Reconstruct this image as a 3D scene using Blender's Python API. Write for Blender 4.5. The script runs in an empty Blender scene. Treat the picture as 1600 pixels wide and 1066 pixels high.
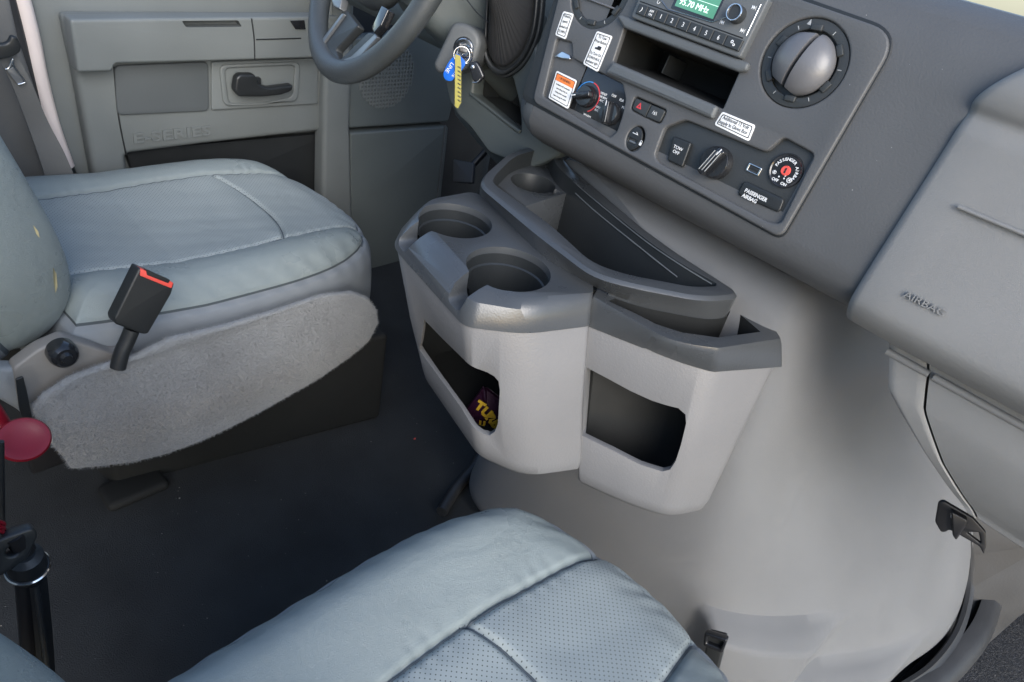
import bpy, bmesh, math, random
import numpy as np
from mathutils import Vector, Matrix
from mathutils.bvhtree import BVHTree
random.seed(4); rng = np.random.default_rng(7)
S = bpy.context.scene
COL = S.collection

# ------------------------------------------------------------------ camera
AX = Vector((0.70359, -0.29666, 0.64572)); AY = Vector((-0.6858, -0.52148, 0.50768)); AZ = Vector((0.18612, -0.80003, -0.57036))
EYE = Vector((0, 0, 1.12)); FPX = 1103.0
right = Vector((AX.x, AY.x, AZ.x)); down = Vector((AX.y, AY.y, AZ.y)); fwd = Vector((AX.z, AY.z, AZ.z))
cd = bpy.data.cameras.new('camera'); cam = bpy.data.objects.new('camera', cd); COL.objects.link(cam); S.camera = cam
M = Matrix((right, -down, -fwd)).transposed().to_4x4(); M.translation = EYE
cam.matrix_world = M
cd.sensor_width = 36; cd.lens = FPX / 1600 * 36; cd.clip_start = .02; cd.clip_end = 500
# ------------------------------------------------------------------ light
SUN_EL, SUN_AZ = 30, 240
w = bpy.data.worlds.new("World"); S.world = w; w.use_nodes = True
nt = w.node_tree; bg = nt.nodes['Background']
sky = nt.nodes.new('ShaderNodeTexSky'); sky.sky_type = 'NISHITA'; sky.sun_disc = False
sky.sun_elevation = math.radians(SUN_EL); sky.sun_rotation = math.radians(90 - SUN_AZ)
nt.links.new(sky.outputs[0], bg.inputs[0]); bg.inputs[1].default_value = .15
sl = bpy.data.lights.new('sun', 'SUN'); sl.energy = 1.25; sl.angle = math.radians(40); sl.color = (1, .97, .93)
so = bpy.data.objects.new('sun', sl); COL.objects.link(so)
az, el = math.radians(SUN_AZ), math.radians(SUN_EL)
so.rotation_euler = Vector((math.cos(az) * math.cos(el), math.sin(az) * math.cos(el), math.sin(el))).to_track_quat('Z', 'Y').to_euler()
S.view_settings.view_transform = 'Standard'; S.view_settings.look = 'None'
S.view_settings.exposure = 1.25; S.view_settings.gamma = 1

# ------------------------------------------------------------------ measuring helpers
def ray(u, v):
    return (right * ((u - 800) / FPX) + down * ((v - 533) / FPX) + fwd)
def P(u, v, x=None, y=None, z=None):
    r = ray(u, v)
    if x is not None: t = (x - EYE.x) / r.x
    elif y is not None: t = (y - EYE.y) / r.y
    else: t = (z - EYE.z) / r.z
    return EYE + r * t
class Frame:
    def __init__(s, o, sx, tx):
        s.o = Vector(o); s.s = Vector(sx).normalized(); t = Vector(tx); s.n = s.s.cross(t).normalized(); s.t = s.n.cross(s.s)
    def at(s, a, b, w=0): return s.o + s.s * a + s.t * b + s.n * w
    def px(s, u, v, w=0):
        r = ray(u, v); o = s.o + s.n * w
        p = EYE + r * ((o - EYE).dot(s.n) / r.dot(s.n)) - o
        return (p.dot(s.s), p.dot(s.t))
    def poly(s, pts, w=0): return [s.px(u, v, w) for u, v in pts]
    def mat(s, a=0, b=0, w=0):
        m = Matrix((s.s, s.t, s.n)).transposed().to_4x4(); m.translation = s.at(a, b, w); return m

# ------------------------------------------------------------------ materials
def material(name, col, rough=.5, grain=0, gs=300, var=.08, spec=.5, metal=0, kind='noise', dist=.0006, coat=0, dust=0, emit=None, es=1, perf=0, wrinkle=0, sheen=0):
    m = bpy.data.materials.new(name); m.use_nodes = True; t = m.node_tree; N = t.nodes; L = t.links
    b = N['Principled BSDF']; b.inputs['Roughness'].default_value = rough; b.inputs['Metallic'].default_value = metal
    b.inputs['Specular IOR Level'].default_value = spec; b.inputs['Coat Weight'].default_value = coat
    if sheen: b.inputs['Sheen Weight'].default_value = sheen
    tc = N.new('ShaderNodeTexCoord'); c = (*col, 1)
    last = None
    if var:
        n = N.new('ShaderNodeTexNoise'); n.inputs['Scale'].default_value = 9; n.inputs['Detail'].default_value = 6; L.new(tc.outputs['Object'], n.inputs['Vector'])
        mp = N.new('ShaderNodeMapRange'); mp.inputs['From Min'].default_value = .3; mp.inputs['From Max'].default_value = .7
        mp.inputs['To Min'].default_value = 1 - var; mp.inputs['To Max'].default_value = 1 + var; L.new(n.outputs[0], mp.inputs[0])
        mx = N.new('ShaderNodeMix'); mx.data_type = 'RGBA'; mx.blend_type = 'MULTIPLY'; mx.inputs[0].default_value = 1
        mx.inputs[6].default_value = c; L.new(mp.outputs[0], mx.inputs[7]); last = mx.outputs[2]
        rp = N.new('ShaderNodeMapRange'); rp.inputs['From Min'].default_value = .3; rp.inputs['From Max'].default_value = .7
        rp.inputs['To Min'].default_value = max(0, rough - .07); rp.inputs['To Max'].default_value = min(1, rough + .07); L.new(n.outputs[0], rp.inputs[0]); L.new(rp.outputs[0], b.inputs['Roughness'])
    if dust:
        v = N.new('ShaderNodeTexVoronoi'); v.inputs['Scale'].default_value = 60; L.new(tc.outputs['Object'], v.inputs['Vector'])
        sc = N.new('ShaderNodeTexNoise'); sc.inputs['Scale'].default_value = 4; L.new(tc.outputs['Object'], sc.inputs['Vector'])
        th = N.new('ShaderNodeMath'); th.operation = 'MULTIPLY'; th.inputs[1].default_value = dust; L.new(sc.outputs[0], th.inputs[0])
        lt = N.new('ShaderNodeMath'); lt.operation = 'LESS_THAN'; L.new(v.outputs['Distance'], lt.inputs[0]); L.new(th.outputs[0], lt.inputs[1])
        m2 = N.new('ShaderNodeMix'); m2.data_type = 'RGBA'; m2.inputs[7].default_value = (.5, .5, .48, 1)
        if last: L.new(last, m2.inputs[6])
        else: m2.inputs[6].default_value = c
        f = N.new('ShaderNodeMath'); f.operation = 'MULTIPLY'; f.inputs[1].default_value = .6; L.new(lt.outputs[0], f.inputs[0]); L.new(f.outputs[0], m2.inputs[0]); last = m2.outputs[2]
    hb = None
    if grain:
        if kind == 'leather':
            v = N.new('ShaderNodeTexVoronoi'); v.feature = 'DISTANCE_TO_EDGE'; v.inputs['Scale'].default_value = gs; 
            nn = N.new('ShaderNodeTexNoise'); nn.inputs['Scale'].default_value = gs * .5; nn.inputs['Detail'].default_value = 3; L.new(tc.outputs['Object'], nn.inputs['Vector'])
            ad = N.new('ShaderNodeMixRGB'); ad.inputs[0].default_value = .03; L.new(tc.outputs['Object'], ad.inputs[1]); L.new(nn.outputs[1], ad.inputs[2])
            L.new(ad.outputs[0], v.inputs['Vector'])
            mr = N.new('ShaderNodeMapRange'); mr.inputs['From Max'].default_value = .25; L.new(v.outputs['Distance'], mr.inputs[0]); hb = mr.outputs[0]
        elif kind == 'wool':
            nn = N.new('ShaderNodeTexNoise'); nn.inputs['Scale'].default_value = gs; nn.inputs['Detail'].default_value = 5; nn.inputs['Roughness'].default_value = .7; L.new(tc.outputs['Object'], nn.inputs['Vector']); hb = nn.outputs[0]
        else:
            nn = N.new('ShaderNodeTexNoise'); nn.inputs['Scale'].default_value = gs; nn.inputs['Detail'].default_value = 2.5; L.new(tc.outputs['Object'], nn.inputs['Vector']); hb = nn.outputs[0]
        bp = N.new('ShaderNodeBump'); bp.inputs['Strength'].default_value = grain; bp.inputs['Distance'].default_value = dist; L.new(hb, bp.inputs['Height'])
        prev = bp
        if wrinkle:
            w2 = N.new('ShaderNodeTexNoise'); w2.inputs['Scale'].default_value = 14; w2.inputs['Detail'].default_value = 4; w2.inputs['Distortion'].default_value = 1.2; L.new(tc.outputs['Object'], w2.inputs['Vector'])
            b2 = N.new('ShaderNodeBump'); b2.inputs['Strength'].default_value = wrinkle; b2.inputs['Distance'].default_value = .006; L.new(w2.outputs[0], b2.inputs['Height']); L.new(bp.outputs[0], b2.inputs['Normal']); prev = b2
        L.new(prev.outputs[0], b.inputs['Normal'])
    if perf:
        mpn = N.new('ShaderNodeMapping'); mpn.inputs['Rotation'].default_value = (0, 0, math.radians(45)); L.new(tc.outputs['Object'], mpn.inputs['Vector'])
        sx = N.new('ShaderNodeVectorMath'); sx.operation = 'MULTIPLY'; sx.inputs[1].default_value = (1, 1, 0); L.new(mpn.outputs[0], sx.inputs[0])
        v = N.new('ShaderNodeTexVoronoi'); v.voronoi_dimensions = '2D'; v.inputs['Scale'].default_value = 1 / perf; v.inputs['Randomness'].default_value = 0; L.new(sx.outputs[0], v.inputs['Vector'])
        r = N.new('ShaderNodeMapRange'); r.inputs['From Min'].default_value = .10; r.inputs['From Max'].default_value = .18; L.new(v.outputs['Distance'], r.inputs[0])
        m3 = N.new('ShaderNodeMix'); m3.data_type = 'RGBA'; m3.inputs[6].default_value = (col[0] * .15, col[1] * .15, col[2] * .15, 1)
        L.new(r.outputs[0], m3.inputs[0])
        if last: L.new(last, m3.inputs[7])
        else: m3.inputs[7].default_value = c
        last = m3.outputs[2]
    if last: L.new(last, b.inputs['Base Color'])
    else: b.inputs['Base Color'].default_value = c
    if emit: b.inputs['Emission Color'].default_value = (*emit, 1); b.inputs['Emission Strength'].default_value = es
    return m
MT = dict(
 dash=material('dash_plastic', (.082, .084, .086), .5, .55, 420, .06, dust=.055),
 dashside=material('dash_mid_plastic', (.10, .108, .112), .52, .55, 420, .06),
 dash_lt=material('airbag_plastic', (.205, .205, .20), .5, .4, 380, .05, kind='leather', dist=.0005),
 cover=material('cover_plastic', (.200, .204, .209), .42, .7, 430, .04, kind='leather', dist=.0005),
 body=material('organiser_grey_plastic', (.165, .166, .17), .44, .7, 380, .04),
 trim=material('organiser_dark_plastic', (.056, .061, .066), .31, .3, 420, .10, spec=.7),
 cup=material('recess_shade_plastic', (.022, .025, .027), .35, .3, 420, .1, spec=.6),  # darker than the trim: cup and tray recess shade in the colour
 black=material('black_plastic', (.018, .02, .021), .4, .3, 500, .1),
 panel=material('satin_black_panel', (.03, .033, .034), .45, .35, 600, .08),
 gloss=material('gloss_black', (.015, .016, .018), .18, 0, coat=.4),
 black_and_shade=material('black_with_recess_shade', (.005, .006, .006), .8, .2, 400),  # near black: pocket and gap shade painted in; plain black on pedestal
 seat=material('seat_vinyl', (.245, .283, .28), .31, .55, 330, .05, kind='leather', dist=.0006, wrinkle=.25, spec=.5),
 perf=material('seat_perforated_vinyl', (.30, .335, .33), .38, .35, 400, .04, kind='leather', dist=.0004, perf=.0052, wrinkle=.2),
 seatside=material('seat_side_vinyl', (.215, .235, .25), .48, .5, 330, .05, kind='leather', dist=.0006, wrinkle=.25),
 thread=material('seam_thread', (.075, .09, .10), .7),
 door=material('door_plastic', (.15, .165, .163), .55, .4, 320, .05),
 door_dk=material('door_inset_plastic', (.085, .095, .098), .6, .4, 320, .05),
 kick=material('kick_plastic', (.095, .112, .112), .6, .4, 320, .06),
 knee=material('knee_plastic', (.085, .10, .10), .5, .4, 320, .06),
 carpet=material('floor_carpet', (.040, .043, .045), .8, 1, 420, .2, spec=.2, kind='wool', dist=.004, dust=.06),
 wool=material('skirt_carpet', (.29, .30, .305), .95, 1, 320, .12, spec=.1, kind='wool', dist=.004, sheen=.3),
 mat=material('vinyl_mat', (.035, .037, .043), .42, 1, 190, .1, kind='leather', dist=.0015),
 rubber=material('rubber', (.03, .031, .033), .5, .3, 200, .1),
 toe=material('toe_board_plastic', (.036, .037, .039), .5, .5, 200, .2),
 red=material('red_plastic', (.22, .004, .014), .35, .1, 100, .1),
 red2=material('red_button', (.75, .09, .07), .4),
 white=material('label_white', (.8, .8, .78), .45, 0, var=.02), ink=material('label_ink', (.02, .02, .02), .5, var=0),
 orange=material('label_orange', (.85, .22, .05), .5, var=.02),
 mark=material('white_marking', (.75, .76, .76), .5, var=0), dim=material('grey_marking', (.35, .36, .36), .5, var=0),
 chrome=material('chrome', (.7, .7, .7), .16, metal=1, var=0), silver=material('silver_paint', (.2, .21, .22), .35, metal=.6),
 belt=material('belt_webbing', (.13, .13, .125), .7, .6, 500, .1),
 jamb=material('door_jamb_paint', (.75, .66, .62), .4), foam=material('seat_foam', (.62, .52, .28), .9, .6, 300, .2),
 blue=material('blue_tag', (.01, .12, .55), .35), yellow=material('yellow_tag', (.38, .34, .09), .35),
 brass=material('key_metal', (.55, .5, .38), .3, metal=1),
 screen=material('radio_screen', (.05, .18, .12), .2, emit=(.09, .25, .17), es=.32, var=0), screen_tx=material('radio_screen_text', (.6, .8, .7), .3, emit=(.55, .8, .65), es=.6, var=0),
 knob=material('vent_ball_plastic', (.12, .12, .125), .33, .25, 300, .1, spec=.7),
 metal=material('black_steel', (.03, .03, .032), .35, metal=.5), glass=material('cubby_back', (.02, .022, .024), .4),
 cblue=material('cold_blue', (.05, .25, .6), .5, var=0), cred=material('hot_red', (.6, .05, .06), .5, var=0),
 roof=material('headliner', (.35, .35, .34), .9, .2), wood=material('recline_cover', (.21, .20, .185), .5, .3, 300),
 grnd=material('bounce_ground', (.38, .38, .38), .9, .5, 60), wheel=material('wheel_leather', (.05, .056, .058), .36, .3, 260, .08, kind='leather'),
 purple=material('wrapper_purple', (.022, .006, .018), .3), wyel=material('wrapper_yellow', (.45, .28, .02), .35))

# ------------------------------------------------------------------ objects
def root(name, label, cat, loc=(0, 0, 0), group=None):
    o = bpy.data.objects.new(name, None); COL.objects.link(o); o.location = loc; o.empty_display_size = .05
    o['label'] = label; o['category'] = cat
    if group: o['group'] = group
    return o
def tag(o, label=None, cat=None, group=None, kind=None):
    if label: o['label'] = label
    if cat: o['category'] = cat
    if group: o['group'] = group
    if kind: o['kind'] = kind
    return o
def origin_of(parent):
    v = Vector((0, 0, 0))
    while parent is not None: v += parent.location; parent = parent.parent
    return v
def finish(o, parent, angle=35):
    me = o.data
    me.transform(o.matrix_world.copy() if False else Matrix.Identity(4))
    off = origin_of(parent)
    if parent is not None: o.parent = parent
    me.transform(Matrix.Translation(-off))
    for p in me.polygons: p.use_smooth = True
    try: me.set_sharp_from_angle(angle=math.radians(angle))
    except Exception: pass
    return o
def bake(o):
    """apply modifiers"""
    dg = bpy.context.evaluated_depsgraph_get(); dg.update()
    me = bpy.data.meshes.new_from_object(o.evaluated_get(dg), depsgraph=dg)
    old = o.data; o.modifiers.clear(); o.data = me
    if isinstance(old, bpy.types.Mesh): bpy.data.meshes.remove(old)
    return o
def raw(name, verts, faces, mats):
    me = bpy.data.meshes.new(name); me.from_pydata([tuple(v) for v in verts], [], [tuple(f) for f in faces]); me.update()
    for m in (mats if isinstance(mats, list) else [mats]): me.materials.append(m)
    o = bpy.data.objects.new(name, me); COL.objects.link(o); return o
def fixn(o):
    bm = bmesh.new(); bm.from_mesh(o.data); bmesh.ops.remove_doubles(bm, verts=bm.verts, dist=1e-5); bmesh.ops.recalc_face_normals(bm, faces=bm.faces); bm.to_mesh(o.data); bm.free()
def solid(name, verts, faces, m, parent=None, bevel=0, seg=3, sub=0, angle=35, bl=30, fix=True):
    o = raw(name, verts, faces, m)
    if fix: fixn(o)
    if bevel:
        b = o.modifiers.new('b', 'BEVEL'); b.width = bevel; b.segments = seg; b.limit_method = 'ANGLE'; b.angle_limit = math.radians(bl)
    if sub:
        s = o.modifiers.new('s', 'SUBSURF'); s.levels = sub; s.render_levels = sub
    if bevel or sub: bake(o)
    return finish(o, parent, angle)
def loft_data(rings, closed=True, cap=True):
    n = len(rings[0]); v = [p for r in rings for p in r]; f = []
    for i in range(len(rings) - 1):
        for j in range(n if closed else n - 1):
            a = i * n + j; b = i * n + (j + 1) % n; f.append((a, b, b + n, a + n))
    if cap and closed: f.append(tuple(range(n))[::-1]); f.append(tuple(range((len(rings) - 1) * n, len(rings) * n)))
    return v, f
def loft(name, rings, m, parent=None, closed=True, cap=True, **k):
    v, f = loft_data(rings, closed, cap); return solid(name, v, f, m, parent, **k)
def rpoly(pts, r, n=5):
    """round the corners of a 2D polygon"""
    out = []; N = len(pts)
    rr = r if isinstance(r, (list, tuple)) else [r] * N
    for i in range(N):
        p0, p, p1 = (Vector(pts[i - 1]), Vector(pts[i]), Vector(pts[(i + 1) % N]))
        a, b = (p0 - p), (p1 - p); ri = min(rr[i], a.length * .49, b.length * .49)
        if ri <= 0: out.append(tuple(p)); continue
        A = p + a.normalized() * ri; B = p + b.normalized() * ri
        for k in range(n + 1):
            t = k / n; q = A * (1 - t) ** 2 + p * 2 * t * (1 - t) + B * t * t; out.append(tuple(q))
    return out
def circle(c, r, n=48, r2=None, a0=0):
    return [(c[0] + r * math.cos(a0 + 2 * math.pi * i / n), c[1] + (r2 or r) * math.sin(a0 + 2 * math.pi * i / n)) for i in range(n)]
def plate(name, fr, loops, w0, w1, m, parent=None, bevel=.001, seg=2, angle=35):
    """flat plate with holes standing between w0 and w1 over a frame"""
    cu = bpy.data.curves.new(name, 'CURVE'); cu.dimensions = '2D'; cu.fill_mode = 'BOTH'
    th = (w1 - w0) / 2; bevel = min(bevel, th * .95)
    cu.extrude = th - bevel; cu.bevel_depth = bevel; cu.bevel_resolution = seg; cu.offset = -bevel
    for lp in loops:
        sp = cu.splines.new('POLY'); sp.points.add(len(lp) - 1); sp.use_cyclic_u = True
        for i, p in enumerate(lp): sp.points[i].co = (p[0], p[1], 0, 1)
    t = bpy.data.objects.new('tmp', cu); COL.objects.link(t)
    dg = bpy.context.evaluated_depsgraph_get(); dg.update()
    me = bpy.data.meshes.new_from_object(t.evaluated_get(dg)); bpy.data.objects.remove(t)
    me.materials.clear(); me.materials.append(m); me.transform(fr.mat(0, 0, (w0 + w1) / 2))
    o = bpy.data.objects.new(name, me); COL.objects.link(o); fixn(o)
    return finish(o, parent, angle)
def text(name, fr, s, a, b, w, size, m, parent, align='LEFT', rot=0, squash=1, extr=.0002, bold=0):
    cu = bpy.data.curves.new(name, 'FONT'); cu.body = s; cu.size = size; cu.align_x = align; cu.align_y = 'CENTER'; cu.extrude = extr; cu.offset = bold; cu.resolution_u = 3
    t = bpy.data.objects.new('tmp', cu); COL.objects.link(t)
    dg = bpy.context.evaluated_depsgraph_get(); dg.update()
    me = bpy.data.meshes.new_from_object(t.evaluated_get(dg)); bpy.data.objects.remove(t)
    me.materials.clear(); me.materials.append(m)
    me.transform(fr.mat(a, b, w) @ Matrix.Rotation(rot, 4, 'Z') @ Matrix.Diagonal((squash, 1, 1, 1)))
    o = bpy.data.objects.new(name, me); COL.objects.link(o)
    return finish(o, parent)
def smooth_path(pts, n=8, closed=False):
    pts = [Vector(p) for p in pts]; out = []; N = len(pts)
    for i in range(N if closed else N - 1):
        g = lambda k: pts[k % N] if closed else pts[max(0, min(N - 1, k))]
        p0, p1, p2, p3 = g(i - 1), g(i), g(i + 1), g(i + 2)
        for k in range(n):
            t = k / n; out.append(.5 * ((2 * p1) + (p2 - p0) * t + (2 * p0 - 5 * p1 + 4 * p2 - p3) * t * t + (3 * p1 - p0 - 3 * p2 + p3) * t ** 3))
    if not closed: out.append(pts[-1])
    return out
def tube(name, pts, r, m, parent=None, n=8, seg=12, closed=False, prof=None, up=None, angle=60):
    path = smooth_path(pts, n, closed) if n > 1 else [Vector(p) for p in pts]
    N = len(path); rings = []; prev = None
    for i, p in enumerate(path):
        d = (path[(i + 1) % N] - path[i - 1]) if closed else (path[min(N - 1, i + 1)] - path[max(0, i - 1)])
        d.normalize()
        if up is not None: a = Vector(up); a = (a - d * a.dot(d)).normalized()
        elif prev is None: a = d.orthogonal().normalized()
        else: a = (prev - d * prev.dot(d)).normalized()
        prev = a; b = d.cross(a)
        rr = r(i / (N - 1)) if callable(r) else r
        pr = prof or [(math.cos(2 * math.pi * k / seg), math.sin(2 * math.pi * k / seg)) for k in range(seg)]
        rings.append([p + a * (x * rr) + b * (y * rr) for x, y in pr])
    if closed: rings.append(rings[0]); v, f = loft_data(rings, True, False)
    else: v, f = loft_data(rings)
    return solid(name, v, f, m, parent, angle=angle)
def lathe(name, prof, fr, m, parent=None, seg=48, a=0, b=0, angle=30, sy=1):
    """profile (r, w) turned about the frame normal"""
    rings = []
    for r, w_ in prof: rings.append([fr.at(a + r * math.cos(2 * math.pi * k / seg), b + sy * r * math.sin(2 * math.pi * k / seg), w_) for k in range(seg)])
    v, f = loft_data(rings, True, False)
    n = len(v)
    if prof[0][0] > 1e-5 and False: pass
    return solid(name, v, f, m, parent, angle=angle)
def tri_ngons(o):
    bm = bmesh.new(); bm.from_mesh(o.data); bmesh.ops.triangulate(bm, faces=[f for f in bm.faces if len(f.verts) > 4], ngon_method='EAR_CLIP'); bm.to_mesh(o.data); bm.free()
def boolean(o, cutter, op='DIFFERENCE'):
    b = o.modifiers.new('b', 'BOOLEAN'); b.operation = op; b.object = cutter; b.solver = 'EXACT'
    try: b.material_mode = 'TRANSFER'
    except Exception: pass
    bake(o); bpy.data.objects.remove(cutter); return o
def bevelize(o, w_, seg=3, ang=30):
    b = o.modifiers.new('b', 'BEVEL'); b.width = w_; b.segments = seg; b.limit_method = 'ANGLE'; b.angle_limit = math.radians(ang); b.use_clamp_overlap = True
    return bake(o)
def box(name, lo, hi, m, parent=None, bevel=.002, mtx=None, seg=3):
    v = [Vector((x, y, z)) for x in (lo[0], hi[0]) for y in (lo[1], hi[1]) for z in (lo[2], hi[2])]
    if mtx is not None: v = [mtx @ p for p in v]
    f = [(0, 1, 3, 2), (4, 6, 7, 5), (0, 4, 5, 1), (2, 3, 7, 6), (0, 2, 6, 4), (1, 5, 7, 3)]
    return solid(name, v, f, m, parent, bevel=bevel, seg=seg)
def blades(base, dens, length, width, m, name, parent):
    """short fibres on a mesh, merged in that mesh"""
    me = base.data; me.calc_loop_triangles()
    vs = np.array([v.co for v in me.vertices]); tr = np.array([t.vertices for t in me.loop_triangles])
    a, b, c = vs[tr[:, 0]], vs[tr[:, 1]], vs[tr[:, 2]]
    nn = np.cross(b - a, c - a); ar = np.linalg.norm(nn, axis=1) / 2; nn = nn / np.maximum(ar[:, None] * 2, 1e-12)
    n = int(ar.sum() * dens); k = rng.choice(len(tr), n, p=ar / ar.sum()); r1 = np.sqrt(rng.random(n))[:, None]; r2 = rng.random(n)[:, None]
    p = a[k] * (1 - r1) + b[k] * r1 * (1 - r2) + c[k] * r1 * r2
    d = nn[k] + rng.normal(0, .8, (n, 3)); d /= np.linalg.norm(d, axis=1)[:, None]
    s = np.cross(d, rng.normal(0, 1, (n, 3))); s /= np.linalg.norm(s, axis=1)[:, None]
    L_ = length * rng.uniform(.5, 1.2, (n, 1)); p = p - nn[k] * length * .2
    V = np.concatenate([p - s * width / 2, p + s * width / 2, p + d * L_], 0); F = np.stack([np.arange(n), np.arange(n) + n, np.arange(n) + 2 * n], 1)
    o = raw('tmp', [], [], m); me2 = o.data
    me2.from_pydata(V.tolist(), [], F.tolist())
    bm = bmesh.new(); bm.from_mesh(me); bm.from_mesh(me2); bm.to_mesh(me); bm.free(); bpy.data.objects.remove(o)

# ================================================================== SETTING
def struct(name, lo, hi, m, bevel=0):
    o = box(name, lo, hi, m, bevel=bevel); o['kind'] = 'structure'; return o
fl = struct('floor', (-1.6, -.55, -.06), (2.0, 1.66, 0), MT['carpet'])
struct('ground', (-12, -12, -.6), (12, 12, -.5), MT['grnd'])  # unseen ground, made pale to bounce daylight into the cabin
struct('rear_wall', (-1.62, -.78, -.06), (-1.6, 1.72, 1.86), MT['roof'])
struct('firewall', (1.75, -.75, 0), (1.79, 1.66, 1.0), MT['carpet'])
struct('outer_wall', (-1.6, 1.70, -.3), (2.0, 1.72, .9), MT['carpet'])

# ================================================================== DRIVER DOOR
DR = Frame((0, 1.55, 0), (1, 0, 0), (0, 0, 1))
dr = root('driver_door', 'closed grey moulded driver door with black pull handle behind the steering wheel', 'car door', (.7, 1.6, .3))
def dplate(name, px, w0, w1, m, r=.01, bev=.004, par=None, ref=None):
    return plate(name, DR, [rpoly(DR.poly(px, w1 if ref is None else ref), r)], w0, w1, m, par or dr, bevel=bev)
dplate('door_panel', [(48, -20), (44, 0), (66, 150), (88, 210), (150, 330), (260, 420), (500, 400), (500, -60), (60, -60)], -.05, 0, MT['door'], .02)
mp = dplate('inner_panel', [(100, 26), (530, 26), (508, 205), (320, 226), (196, 242), (203, 285), (152, 300), (120, 120)], 0, .045, MT['door'], .012, .012)
# armrest with the hollow grip
ar = plate('armrest', DR, [rpoly(DR.poly([(110, 31), (530, 26), (520, 90), (328, 96), (180, 100), (176, 112), (122, 114)], .085), .006)], .045, .085, MT['door'], None, bevel=.0055, seg=5)
ct = plate('c', DR, [rpoly(DR.poly([(284, 33), (372, 32), (378, 42), (291, 43)], .085), .003)], .066, .10, MT['door_dk'], None, bevel=.0005); boolean(ar, ct); finish(ar, dr, 30)
dplate('grip_floor', [(275, 28), (385, 28), (388, 48), (280, 50)], .05, .062, MT['door_dk'], .002, .001)
dplate('pocket_panel', [(179, 103), (326, 97), (327, 174), (184, 181)], .045, .052, MT['door_dk'], .012, .003)
dplate('handle_panel', [(331, 97), (497, 91), (497, 163), (331, 173)], .045, .052, MT['door'], .006, .003)
plate('handle_surround', DR, [rpoly(DR.poly([(343, 102), (470, 97), (466, 159), (350, 167)], .058), .018), rpoly(DR.poly([(351, 107), (462, 102), (458, 152), (408, 162), (358, 163)], .058), .014)], .052, .058, MT['door'], dr, bevel=.003)
hd = plate('handle', DR, [rpoly(DR.poly([(367, 142), (370, 122), (376, 117), (399, 117), (405, 133), (420, 138), (459, 133), (457, 143), (440, 149), (410, 152), (374, 152)], .085), .006)], .064, .085, MT['black'], dr, bevel=.005, seg=4)
box('handle_mount', (0, 0, 0), (.05, .035, .012), MT['black'], dr, mtx=Matrix.Translation(DR.at(*DR.px(374, 148, .06), .053)) @ Matrix.Rotation(math.radians(90), 4, 'X'))
dplate('window_switch', [(454, 33), (476, 32), (478, 46), (462, 46)], .085, .089, MT['gloss'], .001, .001)
for nm, pts in (('seam', [(393, 29), (397, 60), (398, 93)]), ('seam', [(400, 62), (470, 60)]), ('seam', [(178, 104), (185, 180), (197, 242)])):
    ww = .0853 if nm and pts[0][0] > 350 else .0458
    tube(nm, [DR.at(*DR.px(u, v, ww), ww) for u, v in pts], .0015, MT['black'], dr, seg=6)
mt = text('raised_lettering', DR, 'E-SERIES', *DR.px(206, 217, .045), .0455, .030, MT['door'], dr, squash=1.55, extr=.003, rot=math.radians(0), bold=.0006)
dplate('door_pocket', [(196, 236), (520, 208), (520, 330), (230, 330)], .0, .02, MT['black'], .004, .002)
# jamb, rubber seal and pillar behind the driver's seat
tag(tube('door_jamb', [DR.at(*DR.px(u, v, .01), .01) for u, v in [(22, -40), (37, 12), (49, 60), (59, 110), (71, 160), (84, 205), (104, 260)]], .015, MT['jamb'], None, seg=10), 'pale painted door frame edge between the rubber seal and driver door', 'door frame')
tag(tube('weather_seal', [DR.at(*DR.px(u, v, .01), .01) for u, v in [(0, -40), (14, 15), (28, 70), (40, 120), (52, 170), (68, 220), (90, 300)]], .017, MT['rubber'], None, seg=10), 'black rubber door seal running down beside the pale door frame', 'door seal')
pl_ = plate('pillar', DR, [DR.poly([(-80, -40), (8, -40), (30, 60), (60, 150), (120, 300), (-80, 300)], .04)], .0, .04, MT['belt'], None, bevel=.01)
tag(pl_, 'brown grey trim pillar behind the driver seat belt', 'pillar trim')

# hinge pillar trim and kick panel
KP = Frame((0, 1.5, 0), (1, 0, 0), (0, 0, 1))
hp = plate('hinge_pillar_trim', KP, [rpoly(KP.poly([(506, -10), (548, -10), (541, 190), (545, 330), (575, 480), (500, 480), (498, 300), (500, 150)]), .01)], -.03, .02, MT['door'], None, bevel=.012, seg=4)
tag(hp, 'grey vertical trim strip between driver door and kick panel', 'pillar trim')
kk = root('kick_panel', 'dark grey footwell side panel with woven speaker grille under the steering wheel', 'kick panel', (1.15, 1.5, .1))
plate('lower_panel', KP, [rpoly(KP.poly([(543, 206), (697, 196), (684, 320), (668, 520), (590, 520), (545, 330)]), .008)], -.03, .012, MT['kick'], kk, bevel=.005)
plate('upper_panel', KP, [rpoly(KP.poly([(544, 60), (720, 40), (720, 100), (700, 186), (698, 190), (543, 200)]), .008)], -.03, .006, MT['kick'], kk, bevel=.006)
tube('trim_edge', [KP.at(*KP.px(u, v, .014), .014) for u, v in [(696, 196), (690, 250), (683, 310), (676, 380)]], .0025, MT['silver'], kk, seg=6)
gc = KP.px(605, 118, .008)
bars = []
gv, gf = [], []
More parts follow.
